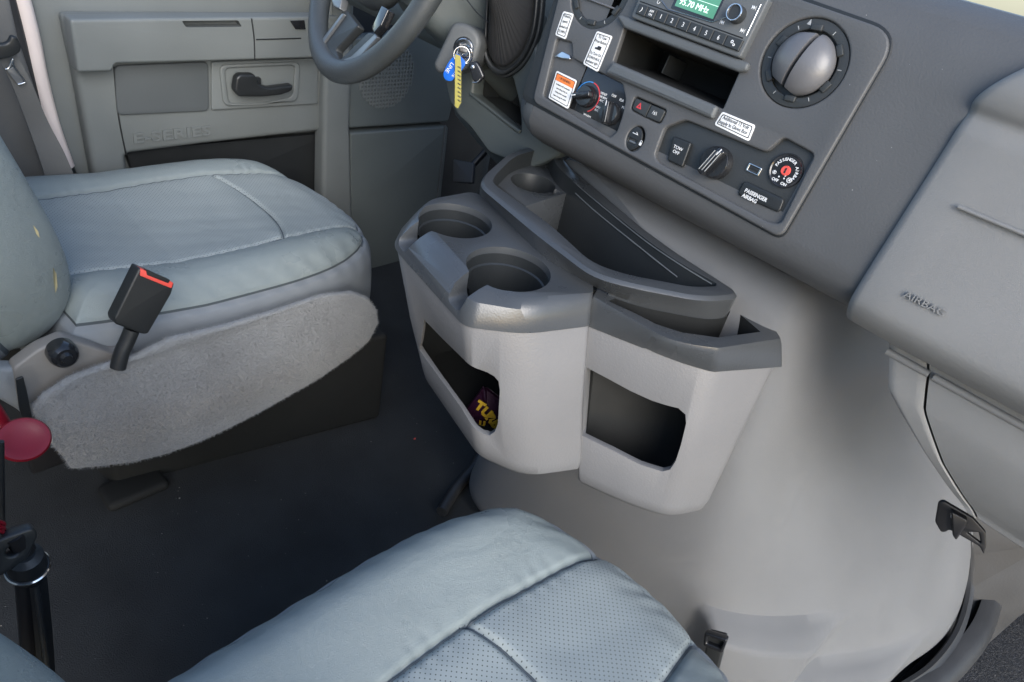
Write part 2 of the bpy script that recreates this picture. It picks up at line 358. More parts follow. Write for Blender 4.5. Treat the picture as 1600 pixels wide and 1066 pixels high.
def addbar(a0, b0, a1, b1, w_, h):
    s0 = len(gv); d = Vector((a1 - a0, b1 - b0)).normalized(); nx, ny = -d.y * w_, d.x * w_
    for (a, b) in ((a0 + nx, b0 + ny), (a0 - nx, b0 - ny), (a1 - nx, b1 - ny), (a1 + nx, b1 + ny)): gv.append(KP.at(a, b, .006))
    for (a, b) in ((a0 + nx, b0 + ny), (a0 - nx, b0 - ny), (a1 - nx, b1 - ny), (a1 + nx, b1 + ny)): gv.append(KP.at(a, b, .006 + h))
    for q in ((4, 5, 6, 7), (0, 1, 5, 4), (1, 2, 6, 5), (2, 3, 7, 6), (3, 0, 4, 7)): gf.append(tuple(s0 + k for k in q))
R = .085
for i in range(-8, 9):
    h = math.sqrt(max(0, 1 - (i / 8.6) ** 2)) * R
    addbar(gc[0] + i * R / 8.5, gc[1] - h, gc[0] + i * R / 8.5, gc[1] + h, .0016, .004)
    addbar(gc[0] - h, gc[1] + i * R / 8.5, gc[0] + h, gc[1] + i * R / 8.5, .0022, .003)
g = solid('speaker_grille', gv, gf, MT['door'], kk, fix=False)

# ================================================================== DASHBOARD
D = Frame((.765, 0, .82), (0, -1, 0), (.28, 0, 1))
db = root('dashboard', 'dark grey van dashboard with centre controls and light grey airbag panel', 'dashboard', (1.0, .4, .75))
prof = [(1.1, .735), (.86, .750), (.805, .762), (.772, .782), (.7615, .803), (.765, .82), (.7705, .84), (.79, .9114), (.815, .9986), (.8245, 1.03), (.843, 1.058), (.88, 1.073), (1.0, 1.068), (1.4, 1.03)]
ys = [-.5, -.2, .0, .1, .158, .20, .255, .27, .44, .60, .635, .66]
v = [Vector((x, y, z)) for y in ys for x, z in prof]; f = []
n = len(prof)
for i in range(len(ys) - 1):
    for j in range(n - 1):
        if ys[i] >= .27 - 1e-6 and ys[i + 1] <= .60 + 1e-6 and 6 <= j < 9: continue
        f.append((i * n + j, i * n + j + 1, (i + 1) * n + j + 1, (i + 1) * n + j))
def roundify(profile, nn=6): return [(p.x, p.y) for p in smooth_path([Vector((a, b, 0)) for a, b in profile], nn)]
body = raw('dash_body', v, f, MT['dash'])
finish(body, db, 50)
# end towards the wheel: the dashboard turns forward into the column recess
sec = roundify([(.86, .75), (.80, .765), (.765, .80), (.772, .85), (.795, .93), (.82, 1.03), (.86, 1.068), (1.0, 1.07)], 5)
rings = []
for y, dx, dz in ((.66, 0, 0), (.675, .003, 0), (.70, .02, .0), (.72, .05, .005), (.735, .10, .01), (.74, .16, .015)):
    rings.append([Vector((x + dx, y, z + dz * 0)) for x, z in sec])
vv, ff = loft_data(rings, False, False); solid('dash_corner', vv, ff, MT['dashside'], db, angle=60)
# driver side hood and panel behind the wheel
rings = []
for y in (.74, .9, 1.1, 1.3, 1.52):
    rings.append([Vector((x + .16, y, z)) for x, z in sec])
vv, ff = loft_data(rings, False, False); solid('driver_panel', vv, ff, MT['kick'], db, angle=60)

# ---- centre bezel
bz = [D.px(835, 160), D.px(1222, 373), (-.253, .222), (-.70, .235)]
climate = rpoly(D.poly([(869, 60), (893, 66), (894, 91), (972, 131), (977, 155), (972, 180), (963, 206), (953, 215), (848, 150)], .006), .004)
binh = rpoly(D.poly([(975, 44), (1154, 113), (1129, 170), (958, 96)], .006), .002)
lowp = rpoly(D.poly([(1022, 243), (1038, 199), (1070, 187), (1197, 238), (1224, 214), (1273, 241), (1219, 350), (1200, 347), (1029, 254)], .006), .006)
uso = circle(D.px(992, 217, .006), .0128, 32, .0160)
vc = (-.329, .168); vl = (-.622, .166)
hz = rpoly(D.poly([(992, 150), (1042, 172), (1031, 194), (985, 171)], .006), .005)
bezel = plate('centre_bezel', D, [rpoly(bz, [.012, .012, .03, .01], 8), climate, binh, lowp, uso, circle(vc, .047, 64), circle(vl, .045, 64), hz], -.004, .006, MT['dash'], db, bevel=.0025, seg=3)
plate('bezel_groove', D, [rpoly([(-.66 - .026, bz[0][1] - .0035), (bz[1][0] + .0022, bz[1][1] - .0022), (-.2508, .2255), (-.70, .24)], [.012, .014, .034, .01], 8), rpoly([(bz[0][0] + .006, bz[0][1] + .006), (bz[1][0] - .006, bz[1][1] + .006), (bz[2][0] - .006, bz[2][1] - .006), (-.69, .228)], .01, 6)], -.006, .0012, MT['black'], db, bevel=.0006)
back = plate('bezel_backing', D, [[(-.68, -.002), (-.262, .0), (-.262, .21), (-.69, .21)], [(q[0], q[1]) for q in D.poly([(970, 38), (1159, 110), (1133, 176), (950, 100)], .0)], circle(vc, .03, 32), circle(vl, .041, 48)], -.008, -.0045, MT['panel'], db, bevel=.0003)
# bin
bi = D.poly([(975, 44), (1154, 113), (1129, 170), (958, 96)], .0)
bo = [(p[0] + dx, p[1] + dy) for p, dx, dy in zip(bi, (0, -.0, -.0, .0), (.0, .0, .012, .012))]
vv, ff = loft_data([[D.at(a, b, .0) for a, b in bi], [D.at(a, b, -.11) for a, b in bo]], True, False); ff.append((4, 5, 6, 7))
solid('storage_bin', vv, ff, MT['black_and_shade'], db, angle=20)
b0 = bi[0]
sp = D.px(1040, 100, -.05); box('bin_rib', (-.0008, -.012, 0), (.0008, .012, .05), MT['panel'], db, bevel=.0004, mtx=D.mat(sp[0], sp[1], -.1))
plate('bin_hood', D, [rpoly(D.poly([(963, 27), (968, 22), (1170, 98), (1166, 110), (1153, 112), (974, 43)], .014), .003)], .004, .014, MT['dashside'], db, bevel=.0035, seg=4)
plate('bin_lip', D, [rpoly(D.poly([(957, 96), (1121, 166), (1112, 186), (944, 114)], .014), .004)], .004, .014, MT['dashside'], db, bevel=.0045, seg=4)
# climate controls
cp = plate('climate_panel', D, [[(a, b) for a, b in D.poly([(860, 52), (900, 55), (985, 128), (985, 165), (960, 222), (840, 155)], 0)]], -.0044, -.001, MT['gloss'], db, bevel=.0003)
def knob(name, u, v, r, h, ang, par=db, m=MT['gloss'], w0=-.001):
    a, b = D.px(u, v, w0 + h * .6)
    k = lathe(name, [(0, w0 + h * .55), (r * .86, w0 + h * .55), (r * .94, w0 + h * .45), (r, w0)], D, m, par, 40, a, b)
    mt_ = D.mat(a, b, 0) @ Matrix.Rotation(math.radians(ang), 4, 'Z')
    box('grip', (-r * .95, -r * .26, w0), (r * .95, r * .26, w0 + h), m, k, bevel=r * .12, mtx=mt_)
    box('pointer', (r * .5, -.0006, w0 + h), (r * .93, .0006, w0 + h + .0004), MT['mark'], k, bevel=.0001, mtx=mt_)
    return k, a, b
k, ta, tb = knob('temperature_knob', 911, 149, .0145, .018, 205)
k, ma, mb = knob('mode_knob', 949, 176, .0150, .018, 105)
def arc(name, c, r0, r1, a0, a1, w0, m, par, n=24):
    lo = [(c[0] + r0 * math.cos(math.radians(a0 + (a1 - a0) * i / n)), c[1] + r0 * math.sin(math.radians(a0 + (a1 - a0) * i / n))) for i in range(n + 1)]
    hi = [(c[0] + r1 * math.cos(math.radians(a0 + (a1 - a0) * i / n)), c[1] + r1 * math.sin(math.radians(a0 + (a1 - a0) * i / n))) for i in range(n + 1)]
    return plate(name, D, [lo + hi[::-1]], w0, w0 + .0006, m, par, bevel=.0001)
arc('cold_arc', (ta, tb), .0185, .0198, 88, 190, -.0008, MT['cblue'], db); arc('hot_arc', (ta, tb), .0185, .0200, -60, 86, -.0008, MT['cred'], db)
for s_, u, v, sz in (('VENT', 943, 147, .0045), ('OFF', 959, 150, .0045), ('FLR', 971, 157, .0045), ('MIX', 975, 169, .0045), ('NORM\nA/C', 941, 155, .0042), ('MAX\nA/C', 933, 170, .0042), ('WARM', 917, 181, .0042)):
    text('marking', D, s_, *D.px(u, v, 0), -.0004, sz, MT['mark'], db, 'CENTER')
# chrome pull seen in the notch above the climate panel
ch = plate('notch_clip', D, [rpoly(D.poly([(866, 88), (878, 80), (890, 86), (891, 93), (880, 92)], .006), .002)], -.002, .006, MT['chrome'], db, bevel=.001)
# hazard switches
hz1 = D.poly([(993, 153), (1017, 163.5), (1008, 183), (987, 171)], .008); hz2 = D.poly([(1018, 164), (1040, 173), (1030, 192), (1009, 183)], .008)
plate('hazard_switch', D, [rpoly(hz1, [.004, .0006, .0006, .004])], -.003, .008, MT['panel'], db, bevel=.0012); plate('lane_switch', D, [rpoly(hz2, [.0006, .004, .004, .0006])], -.003, .008, MT['panel'], db, bevel=.0012)
c = D.px(999, 166, .008)
plate('hazard_mark', D, [[(c[0] - .004, c[1] - .003), (c[0] + .004, c[1] - .003), (c[0], c[1] + .0045)], [(c[0] - .0016, c[1] - .0015), (c[0] + .0016, c[1] - .0015), (c[0], c[1] + .0015)]], .008, .0084, MT['cred'], db, bevel=.0001)
text('marking', D, '/±\\', *D.px(1023, 177, .008), .0083, .006, MT['mark'], db, 'CENTER')
# usb socket oval
ua, ub = D.px(992, 217, 0)
plate('usb_plate', D, [circle((ua, ub), .0122, 32, .0153), rpoly([(ua - .006, ub - .0065), (ua + .006, ub - .0065), (ua + .006, ub - .001), (ua - .006, ub - .001)], .001)], -.004, .004, MT['black'], db, bevel=.0008)
plate('usb_socket', D, [[(ua - .0055, ub - .006), (ua + .0055, ub - .006), (ua + .0055, ub - .0035), (ua - .0055, ub - .0035)]], -.004, .0025, MT['silver'], db, bevel=.0004)
tube('usb_mark', [D.at(ua - .004, ub + .006, .0042), D.at(ua + .004, ub + .006, .0042)], .0005, MT['mark'], db, n=1, seg=6); tube('usb_mark', [D.at(ua + .001, ub + .0085, .0042), D.at(ua + .004, ub + .006, .0042)], .0004, MT['mark'], db, n=1, seg=6)
lk = D.px(1001, 224, .004); plate('lock_mark', D, [rpoly([(lk[0] - .0018, lk[1] - .003), (lk[0] + .0018, lk[1] - .003), (lk[0] + .0018, lk[1] + .001), (lk[0] - .0018, lk[1] + .001)], .0004)], .004, .0043, MT['mark'], db, bevel=.0001)
tube('lock_mark', [D.at(lk[0] - .0012, lk[1] + .001, .0042), D.at(lk[0] - .001, lk[1] + .003, .0042), D.at(lk[0] + .001, lk[1] + .003, .0042), D.at(lk[0] + .0012, lk[1] + .001, .0042)], .0003, MT['mark'], db, n=4, seg=5)
# lower switch panel
plate('switch_panel', D, [D.poly([(1010, 240), (1030, 190), (1070, 178), (1195, 228), (1225, 205), (1284, 235), (1232, 356), (1195, 352)], -.001)], -.0044, -.001, MT['panel'], db, bevel=.0003)
sq = D.poly([(1052, 212), (1080, 223), (1066, 262), (1042, 251)], .005)
sw = plate('tow_haul_switch', D, [rpoly(sq, .003)], -.001, .005, MT['black'], db, bevel=.0022, seg=3)
text('marking', D, 'TOW\nOFF', *D.px(1058, 235, .005), .0053, .0055, MT['mark'], sw, 'CENTER')
k, ka, kb = knob('trailer_brake_knob', 1114, 253, .0195, .021, 68)
for q in range(3): tube('knob_rib', [D.at(ka + (q - 1) * .004 - .004, kb - .013, .0207), D.at(ka + (q - 1) * .004 + .004, kb + .013, .0207)], .0005, MT['dim'], k, n=1, seg=6)
pu, pv = D.px(1178, 265, 0)
plate('charge_socket', D, [rpoly([(pu - .0085, pv - .0048), (pu + .0085, pv - .0048), (pu + .0085, pv + .0048), (pu - .0085, pv + .0048)], .0015), rpoly([(pu - .0065, pv - .0033), (pu + .0065, pv - .0033), (pu + .0065, pv + .0033), (pu - .0065, pv + .0033)], .0008)], -.001, .001, MT['chrome'], db, bevel=.0005)
plate('socket_tongue', D, [[(pu - .0062, pv - .0006), (pu + .0062, pv - .0006), (pu + .0062, pv + .0024), (pu - .0062, pv + .0024)]], -.001, .0002, MT['black'], db, bevel=.0001)
kc = D.px(1228, 267, 0)
kl = lathe('airbag_key_switch', [(0, .0005), (.0165, .0005), (.0178, .0016), (.019, .0016), (.0195, -.001)], D, MT['gloss'], db, 48, *kc)
lathe('key_barrel', [(0, .0025), (.0048, .0025), (.0056, .0012), (.0058, -.001)], D, MT['red2'], kl, 32, *kc)
plate('key_slot', D, [rpoly([(kc[0] - .0008, kc[1] - .003), (kc[0] + .0012, kc[1] - .003), (kc[0] + .0012, kc[1] + .003), (kc[0] - .0008, kc[1] + .003)], .0005)], .0022, .003, MT['black'], kl, bevel=.0002)
word = 'PASSENGER AIRBAG'
for i, chh in enumerate(word):
    if chh == ' ': continue
    an = 172 - i * (205 / 15); rr = .0124
    text('marking', D, chh, kc[0] + rr * math.cos(math.radians(an)), kc[1] + rr * math.sin(math.radians(an)), .0008, .0046, MT['mark'], kl, 'CENTER', rot=math.radians(an - 90), bold=.0001)
text('marking', D, 'OFF', *D.px(1211, 281, .0008), .0008, .0045, MT['mark'], kl, 'CENTER', bold=.0001); text('marking', D, 'ON', *D.px(1224, 288, .0008), .0008, .0045, MT['mark'], kl, 'CENTER', bold=.0001)
for u, v in ((1217, 276), (1225, 279), (1227, 275)): plate('marking', D, [circle(D.px(u, v, .0008), .0009, 12)], .0007, .001, MT['mark'], kl, bevel=.00005)
for u, v, r_ in ((1210, 269, .0022), (1233, 282, .003)):
    q = D.px(u, v, .0008); plate('symbol', D, [circle(q, r_, 20), circle(q, r_ * .78, 20)], .0006, .001, MT['mark'], kl, bevel=.00005)
    tube('symbol', [D.at(q[0] - r_ * .6, q[1] - r_ * .6, .001), D.at(q[0] + r_ * .6, q[1] + r_ * .6, .001)], .00035, MT['mark'], kl, n=1, seg=5)
    tube('symbol', [D.at(q[0] - r_ * .5, q[1] + r_ * .6, .001), D.at(q[0] + r_ * .4, q[1] - r_ * .5, .001)], .00035, MT['mark'], kl, n=1, seg=5)
pi_ = rpoly(D.poly([(1163, 282), (1226, 311), (1217, 333), (1151, 304)], .003), .005)
ai = plate('airbag_indicator', D, [pi_], -.001, .003, MT['black'], db, bevel=.0018)
text('marking', D, 'PASSENGER\nAIRBAG', *D.px(1162, 301, .003), .0032, .0062, MT['mark'], ai, 'LEFT', bold=.0001, squash=.9)
# round air vents
def vent(c, ball, lbl):
    vn = plate('air_vent', D, [circle(c, .0465, 72), circle(c, .0355, 60)], -.001, .0035, MT['panel'], db, bevel=.0012); vn['label'] = lbl
    lathe('vent_well', [(.0362, .0015), (.0362, -.012), (.028, -.03), (0, -.032)], D, MT['black'], vn, 48, *c)
    for a in range(0, 360, 30):
        rr = math.radians(a + 8); p0 = (c[0] + .0375 * math.cos(rr), c[1] + .0375 * math.sin(rr)); p1 = (c[0] + .0415 * math.cos(rr), c[1] + .0415 * math.sin(rr))
        if a % 60 == 0: tube('tick', [D.at(*p0, .0036), D.at(*p1, .0036)], .0005, MT['dim'], vn, n=1, seg=5)
        else:
            mt_ = D.mat(c[0], c[1], 0) @ Matrix.Rotation(rr, 4, 'Z'); box('notch', (.034, -.006, .0005), (.0405, .006, .006), MT['panel'], vn, bevel=.001, mtx=mt_)
    return vn
vn = vent(vc, True, 'fully visible round vent beside the bin, with closed two lobed ball')
N_ = 40; rings = []
for i in range(N_ + 1):
    th = math.pi * i / N_; rings.append([D.at(vc[0] + .0335 * math.sin(th) * math.cos(2 * math.pi * k / 64), vc[1] + .0335 * math.sin(th) * math.sin(2 * math.pi * k / 64), .004 + .021 * math.cos(th) if th < 1.57 else .004 + .02 * math.cos(th)) for k in range(64)])
vv, ff = loft_data(rings); ball = raw('vent_ball', vv, ff, MT['knob']); fixn(ball)
for (x0, x1, y0, y1, z0, ang) in ((-.0035, .0015, -.05, .05, -.004, -9), (-.05, .05, .0295, .05, -.03, 12), (-.05, .05, -.05, -.0285, -.03, -18)):
    mt_ = D.mat(vc[0], vc[1], .004) @ Matrix.Rotation(math.radians(ang), 4, 'Z')
    vv = [mt_ @ Vector((x, y, z)) for x in (x0, x1) for y in (y0, y1) for z in (z0, .05)]
    ct = raw('c', vv, [(0, 1, 3, 2), (4, 6, 7, 5), (0, 4, 5, 1), (2, 3, 7, 6), (0, 2, 6, 4), (1, 5, 7, 3)], MT['knob']); fixn(ct); boolean(ball, ct)
bevelize(ball, .0008, 2, 40); finish(ball, vn)
tr_ = text('vent_mark', D, '▲', vc[0] - .012, vc[1] + .0405, .0036, .006, MT['dim'], vn, 'CENTER') if False else plate('vent_mark', D, [[(vc[0] - .018, vc[1] + .037), (vc[0] - .013, vc[1] + .037), (vc[0] - .0155, vc[1] + .043)]], .0034, .0038, MT['dim'], vn, bevel=.0001)
vn2 = vent(vl, False, 'vent at the top edge above the speed sticker, open, with louvre')
for q in (-.012, .010):
    mt_ = D.mat(vl[0], vl[1] + q, 0); box('louvre', (-.031, -.0012, -.02), (.031, .0012, .004), MT['knob'], vn2, bevel=.001, mtx=mt_)

# ---- airbag panel: thick soft cover right of the seam
seam = [(.16, .765, .8055), (.16, .78, .87), (.16, .80, .94), (.16, .818, 1.0), (.156, .83, 1.03), (.14, .845, 1.05), (.11, .87, 1.066)]
ap = [(1.1, .72), (.86, .742), (.80, .752), (.775, .765), (.757, .785), (.756, .81), (.776, .88), (.797, .952), (.803, .975), (.811, .990), (.806, 1.003), (.806, 1.022), (.818, 1.045), (.845, 1.062), (.90, 1.074), (1.0, 1.072), (1.4, 1.03)]
aps = roundify(ap, 4)
rings = []
for y, ins in ((.1595, .006), (.158, .001), (.15, -.001), (.12, -.002), (.0, -.002), (-.2, .0), (-.5, .0)):
    rr = []
    for x, z in aps:
        yy = y
        if z > 1.0 and y > .0: yy = y - min(.06, max(0, (z - 1.0)) ** 1.5 * 3.0)
        rr.append(Vector((x + ins, yy, z)))
    rings.append(rr)
vv, ff = loft_data(rings, False, False); apo = solid('airbag_panel', vv, ff, MT['dash_lt'], db, angle=70); apo['label'] = 'light grey textured airbag cover right of the seam'
A2 = Frame((.754, 0, .82), (0, -1, 0), (.28, 0, 1))
text('raised_lettering', A2, 'AIRBAG', *A2.px(1413, 459, .0), .0004, .0100, MT['dash_lt'], apo, squash=1.2, extr=.0008)
tube('crease', [A2.at(*A2.px(u, v, .0005), .0003) for u, v in [(1497, 323), (1530, 337), (1600, 366), (1680, 400)]], .0022, MT['dash_lt'], apo, seg=8)
# glove box and lower panel
gp = roundify([(.90, .765), (.83, .763), (.812, .755), (.806, .735), (.800, .715), (.798, .69), (.806, .65), (.825, .61), (.85, .595), (1.05, .575)], 5)
def glove(name, yl, yr, m, dx=0, lbl=None):
    rings = []
    for q in range(9):
        t = q / 8; rr = []
        for x, z in gp:
            a = yl(z) if callable(yl) else yl; b = yr(z) if callable(yr) else yr
            e = .0022 * (max(0, 1 - t * 8) + max(0, 1 - (1 - t) * 8)); rr.append(Vector((x + dx + e, a + (b - a) * t, z)))
        rings.append(rr)
    rings.insert(0, [p + Vector((.16, .012, 0)) for p in rings[0]])
    vv, ff = loft_data(rings, False, False); o = solid(name, vv, ff, m, db, angle=50)
    return o
def interp(tab, z):
    tab = sorted(tab); 
    return float(np.interp(z, [a for a, b in tab], [b for a, b in tab]))
zl = [(.77, .138), (.755, .118), (.735, .105), (.70, .085), (.65, .02), (.62, -.02), (.60, -.05)]
zs = [(.77, .085), (.755, .075), (.735, .062), (.70, .045), (.65, .0), (.62, -.035), (.60, -.06)]
glove('lower_dash_end', lambda z: interp(zl, z), lambda z: interp(zs, z), MT['dash_lt'])
go = glove('glove_box', lambda z: interp(zs, z) - .003, -.5, MT['dash_lt'])
rings = []
for y in (.128, .1, .05, 0, -.1, -.3, -.5): rings.append([Vector((.806 + a * .003 - .0022, y - (0 if y < .12 else 0), .735 + b * .006)) for a, b in ((1, 1.6), (-.6, .9), (-.9, 0), (-.6, -.9), (1, -1.6))])
gs_ = [];
tube('moulding', [Vector((.8052, y, .737)) for y in (.108, .06)], .0042, MT['dash_lt'], go, n=2, seg=10); tube('moulding', [Vector((.8052, y, .737)) for y in (.055, -.1, -.3, -.5)], .0042, MT['dash_lt'], go, n=2, seg=10)

# ---- knee panel, cubby, shifter boot
K = Frame((.86, 0, .75), (0, -1, 0), (.10, 0, 1))
kn = plate('knee_panel', K, [rpoly(K.poly([(690, 108), (702, 160), (716, 182), (735, 200), (762, 238), (785, 248), (830, 262), (880, 240), (885, 150), (838, 95), (838, 20), (690, 20)]), .008), rpoly(K.poly([(737, 148), (741, 112), (762, 96), (800, 122), (812, 170), (813, 207), (805, 205)]), .004)], -.03, .0, MT['knee'], db, bevel=.006, seg=3)
tube('cubby_lip', [K.at(*K.px(u, v, .002), .001) for u, v in [(735, 147), (765, 170), (790, 190), (812, 206)]], .003, MT['knee'], kn, seg=10)
cb = K.poly([(733, 150), (737, 104), (762, 88), (808, 118), (820, 170), (820, 214)], 0)
vv, ff = loft_data([[K.at(a, b, -.028) for a, b in cb], [K.at(a, b, -.09) for a, b in cb]], True, False); ff.append(tuple(range(len(cb), 2 * len(cb)))); solid('cubby_liner', vv, ff, MT['panel'], kn)
rings = [[K.at(*K.px(u, v, w_), w_) for u, v, w_ in row] for row in (
    [(702, 158, .0), (735, 198, .0), (765, 238, .0), (790, 248, .0)], [(710, 172, -.03), (742, 212, -.03), (772, 246, -.03), (800, 262, -.03)], [(712, 180, -.09), (745, 222, -.09), (776, 256, -.09), (810, 280, -.09)])]
vv, ff = loft_data(rings, False, False); solid('knee_underside', vv, ff, MT['kick'], kn)
BF = Frame(P(800, 50, x=.86), (0.25, -1, 0), (.15, 0, 1))
bt = [(a, b) for a, b in BF.poly([(762, 30), (759, 90), (772, 113), (790, 120), (818, 100), (838, 62), (845, 20), (848, -40), (765, -40)])]
sb = root('shifter_boot', 'black gear lever boot in an oval collar beside the ignition', 'gear lever boot', tuple(BF.at(0, 0, 0)))
plate('collar', BF, [rpoly(bt, .03, 8), rpoly([(a * .86, b * .86) for a, b in bt], .028, 8)], -.004, .012, MT['black'], sb, bevel=.004)
plate('collar_base', BF, [rpoly([(a * 1.08, b * 1.06) for a, b in bt], .03, 8)], -.01, .002, MT['panel'], sb, bevel=.003)
rings = []
for k_, (sc, w_, dt) in enumerate(((.84, .004, 0), (.8, .012, 0), (.7, .02, .005), (.5, .04, .02), (.3, .06, .04), (.25, .09, .06))):
    rings.append([BF.at(a * sc, b * sc + dt, w_ + .002 * math.sin(i * 2.3)) for i, (a, b) in enumerate(rpoly(bt, .03, 8))])
loft('bellows', rings, MT['rubber'], sb, sub=1)
tube('lever', [BF.at(.0, .05, .07), BF.at(.01, .09, .11), BF.at(.015, .16, .15)], .011, MT['black'], sb)

# ================================================================== STEERING COLUMN + WHEEL
sc_ = root('steering_column', 'dark grey plastic steering column shroud with key cylinder', 'steering column', (.85, .95, .86))
wy = math.radians(-15); wt = math.radians(25)
lf = Vector((-math.sin(wy), math.cos(wy), 0)); up_ = Vector((math.sin(wt) * math.cos(wy), math.sin(wt) * math.sin(wy), math.cos(wt)))
W = Frame((.745, 1.0, .945), -lf, up_)   # normal towards the driver
ax_ = -W.n
rings = []
for t, sx, sz, oz in ((.06, .055, .05, 0), (.09, .075, .062, 0), (.16, .078, .068, -.004), (.22, .08, .075, -.008), (.30, .082, .085, -.012)):
    c = W.o + ax_ * t + W.t * oz
    rings.append([c + W.s * a * sx + W.t * b * sz for a, b in rpoly([(-1, -1), (1, -1), (1, 1), (-1, 1)], .45, 6)])
loft('shroud', rings, MT['kick'], sc_, angle=40)
IG = Frame(P(728, 76, x=.80), (.55, -1, 0), (.25, .0, 1))
ib = plate('ignition_housing', IG, [rpoly(IG.poly([(706, 34), (692, 66), (675, 102), (684, 116), (722, 112), (742, 98), (752, 66), (745, 48), (728, 36)], .012), .01)], -.06, .012, MT['dashside'], sc_, bevel=.008, seg=4)
lathe('key_cylinder', [(0, .014), (.008, .0145), (.0085, .018), (.0125, .018), (.0145, .0125), (.0165, .0125), (.017, .0115)], IG, MT['chrome'], ib, 36)
tube('shroud_seam', [IG.at(*IG.px(u, v, .0), -.002) for u, v in [(722, -10), (745, 20), (770, 40)]], .001, MT['black'], sc_, seg=6)
# keys
kg = root('key_bunch', 'ignition key with split ring, blue tag, yellow tag and black fob', 'keys', tuple(IG.at(0, 0, .02)))
def ip(u, v, w_=.03): return IG.at(*IG.px(u, v, w_), w_)
box('key', (-.0016, -.006, .012), (.0016, .006, .034), MT['black'], kg, bevel=.001, mtx=IG.mat(0, 0, 0) @ Matrix.Rotation(.4, 4, 'Z'))
rc = IG.px(726, 85, .03)
tube('split_ring', [IG.at(rc[0] + .0125 * math.cos(t), rc[1] + .013 * math.sin(t), .03 + .003 * math.sin(t * 2)) for t in np.linspace(0, 2 * math.pi, 16, endpoint=False)], .0011, MT['chrome'], kg, n=4, seg=8, closed=True)
tube('split_ring', [IG.at(rc[0] - .003 + .0115 * math.cos(t), rc[1] - .002 + .012 * math.sin(t), .034 - .004 * math.cos(t)) for t in np.linspace(0, 2 * math.pi, 16, endpoint=False)], .0009, MT['chrome'], kg, n=4, seg=8, closed=True)
bl = plate('blue_tag', IG, [rpoly(IG.poly([(714, 82), (729, 98), (722, 110), (705, 128), (695, 125), (692, 116), (700, 98)], .036), .006)], .034, .037, MT['blue'], kg, bevel=.0008)
bx = IG.px(704, 106, .032); text('tag_lettering', IG, 'LINE', bx[0], bx[1], .0372, .0085, MT['mark'], bl, 'CENTER', rot=math.radians(-115)); bx = IG.px(712, 115, .032); text('tag_lettering', IG, '8116', bx[0], bx[1], .0372, .006, MT['mark'], bl, 'CENTER', rot=math.radians(-115))
yt = [ip(715, 87, .042), ip(720, 88, .042), ip(721, 100, .042), ip(721, 160, .042), ip(716, 170, .042), ip(714.5, 168, .042)]
yb = [p - Vector((-.002, .0045, .001)) * -1 for p in yt]
loft('yellow_tag', [yt, yb], MT['yellow'], kg, bevel=.0006)
for q in range(9):
    a = ip(715.5, 104 + q * 6.5, .0426); b = ip(720, 107 + q * 6.5, .0426); tube('tag_stripe', [a, b], .0008, MT['brass'], kg, n=1, seg=5)
plate('fob', IG, [rpoly(IG.poly([(731, 98), (744, 95), (750, 104), (757, 120), (746, 131), (738, 126)], .034), .003)], .024, .034, MT['gloss'], kg, bevel=.003)
lathe('fob_rivet', [(0, .006), (.003, .005), (.0035, .003)], Frame(ip(739, 105, .031), IG.s, IG.t), MT['chrome'], kg, 16)
tube('fob_ring', [ip(u, v, .033) for u, v in [(744, 126), (750, 122), (753, 118), (746, 128), (738, 129)]], .001, MT['chrome'], kg)

sw_ = root('steering_wheel', 'dark grey leather steering wheel with silver edged spokes', 'steering wheel', tuple(W.o))
tube('rim', [W.at(.195 * math.cos(t), .195 * math.sin(t), 0) for t in np.linspace(0, 2 * math.pi, 72, endpoint=False)], 1, MT['wheel'], sw_, n=1, closed=True, up=tuple(W.n), prof=[(.0165 * math.cos(a), .0185 * math.sin(a)) for a in np.linspace(0, 2 * math.pi, 16, endpoint=False)])
rings = []
for r_, w_ in ((.07, -.03), (.082, -.01), (.084, .0), (.076, .016), (.05, .026), (.001, .030)):
    rings.append([W.at(r_ * 1.05 * a, r_ * b, w_) for a, b in rpoly([(-1, -.8), (-.5, -1.05), (.5, -1.05), (1, -.8), (1, .9), (-1, .9)], .3, 5)])
hub = loft('hub', rings, MT['panel'], sw_, sub=1)
def wplate(nm, px, w0, w1, m, r=.006, b=.003, par=sw_): return plate(nm, W, [rpoly(W.poly(px, w1), r)], w0, w1, m, par, bevel=b)
spk = wplate('spoke', [(540, 14), (560, 40), (524, 78), (530, 94), (575, 50), (590, 52), (556, 98), (530, 110), (500, 96), (490, 74)], -.012, .002, MT['panel'])
wplate('spoke_trim', [(534, 20), (538, 22), (500, 74), (503, 88), (520, 98), (528, 104), (520, 106), (497, 88), (493, 74)], -.001, .006, MT['silver'], .002, .002, spk)
wplate('spoke_trim', [(586, 52), (590, 58), (556, 96), (528, 104), (524, 97), (548, 88)], -.001, .006, MT['silver'], .002, .002, spk)
wplate('thumb_control', [(596, 8), (606, 14), (594, 40), (584, 52), (580, 44)], -.002, .012, MT['gloss'], .002, .002)
wplate('thumb_control', [(516, -8), (534, -4), (530, 14), (520, 10)], -.002, .012, MT['silver'], .003, .002)

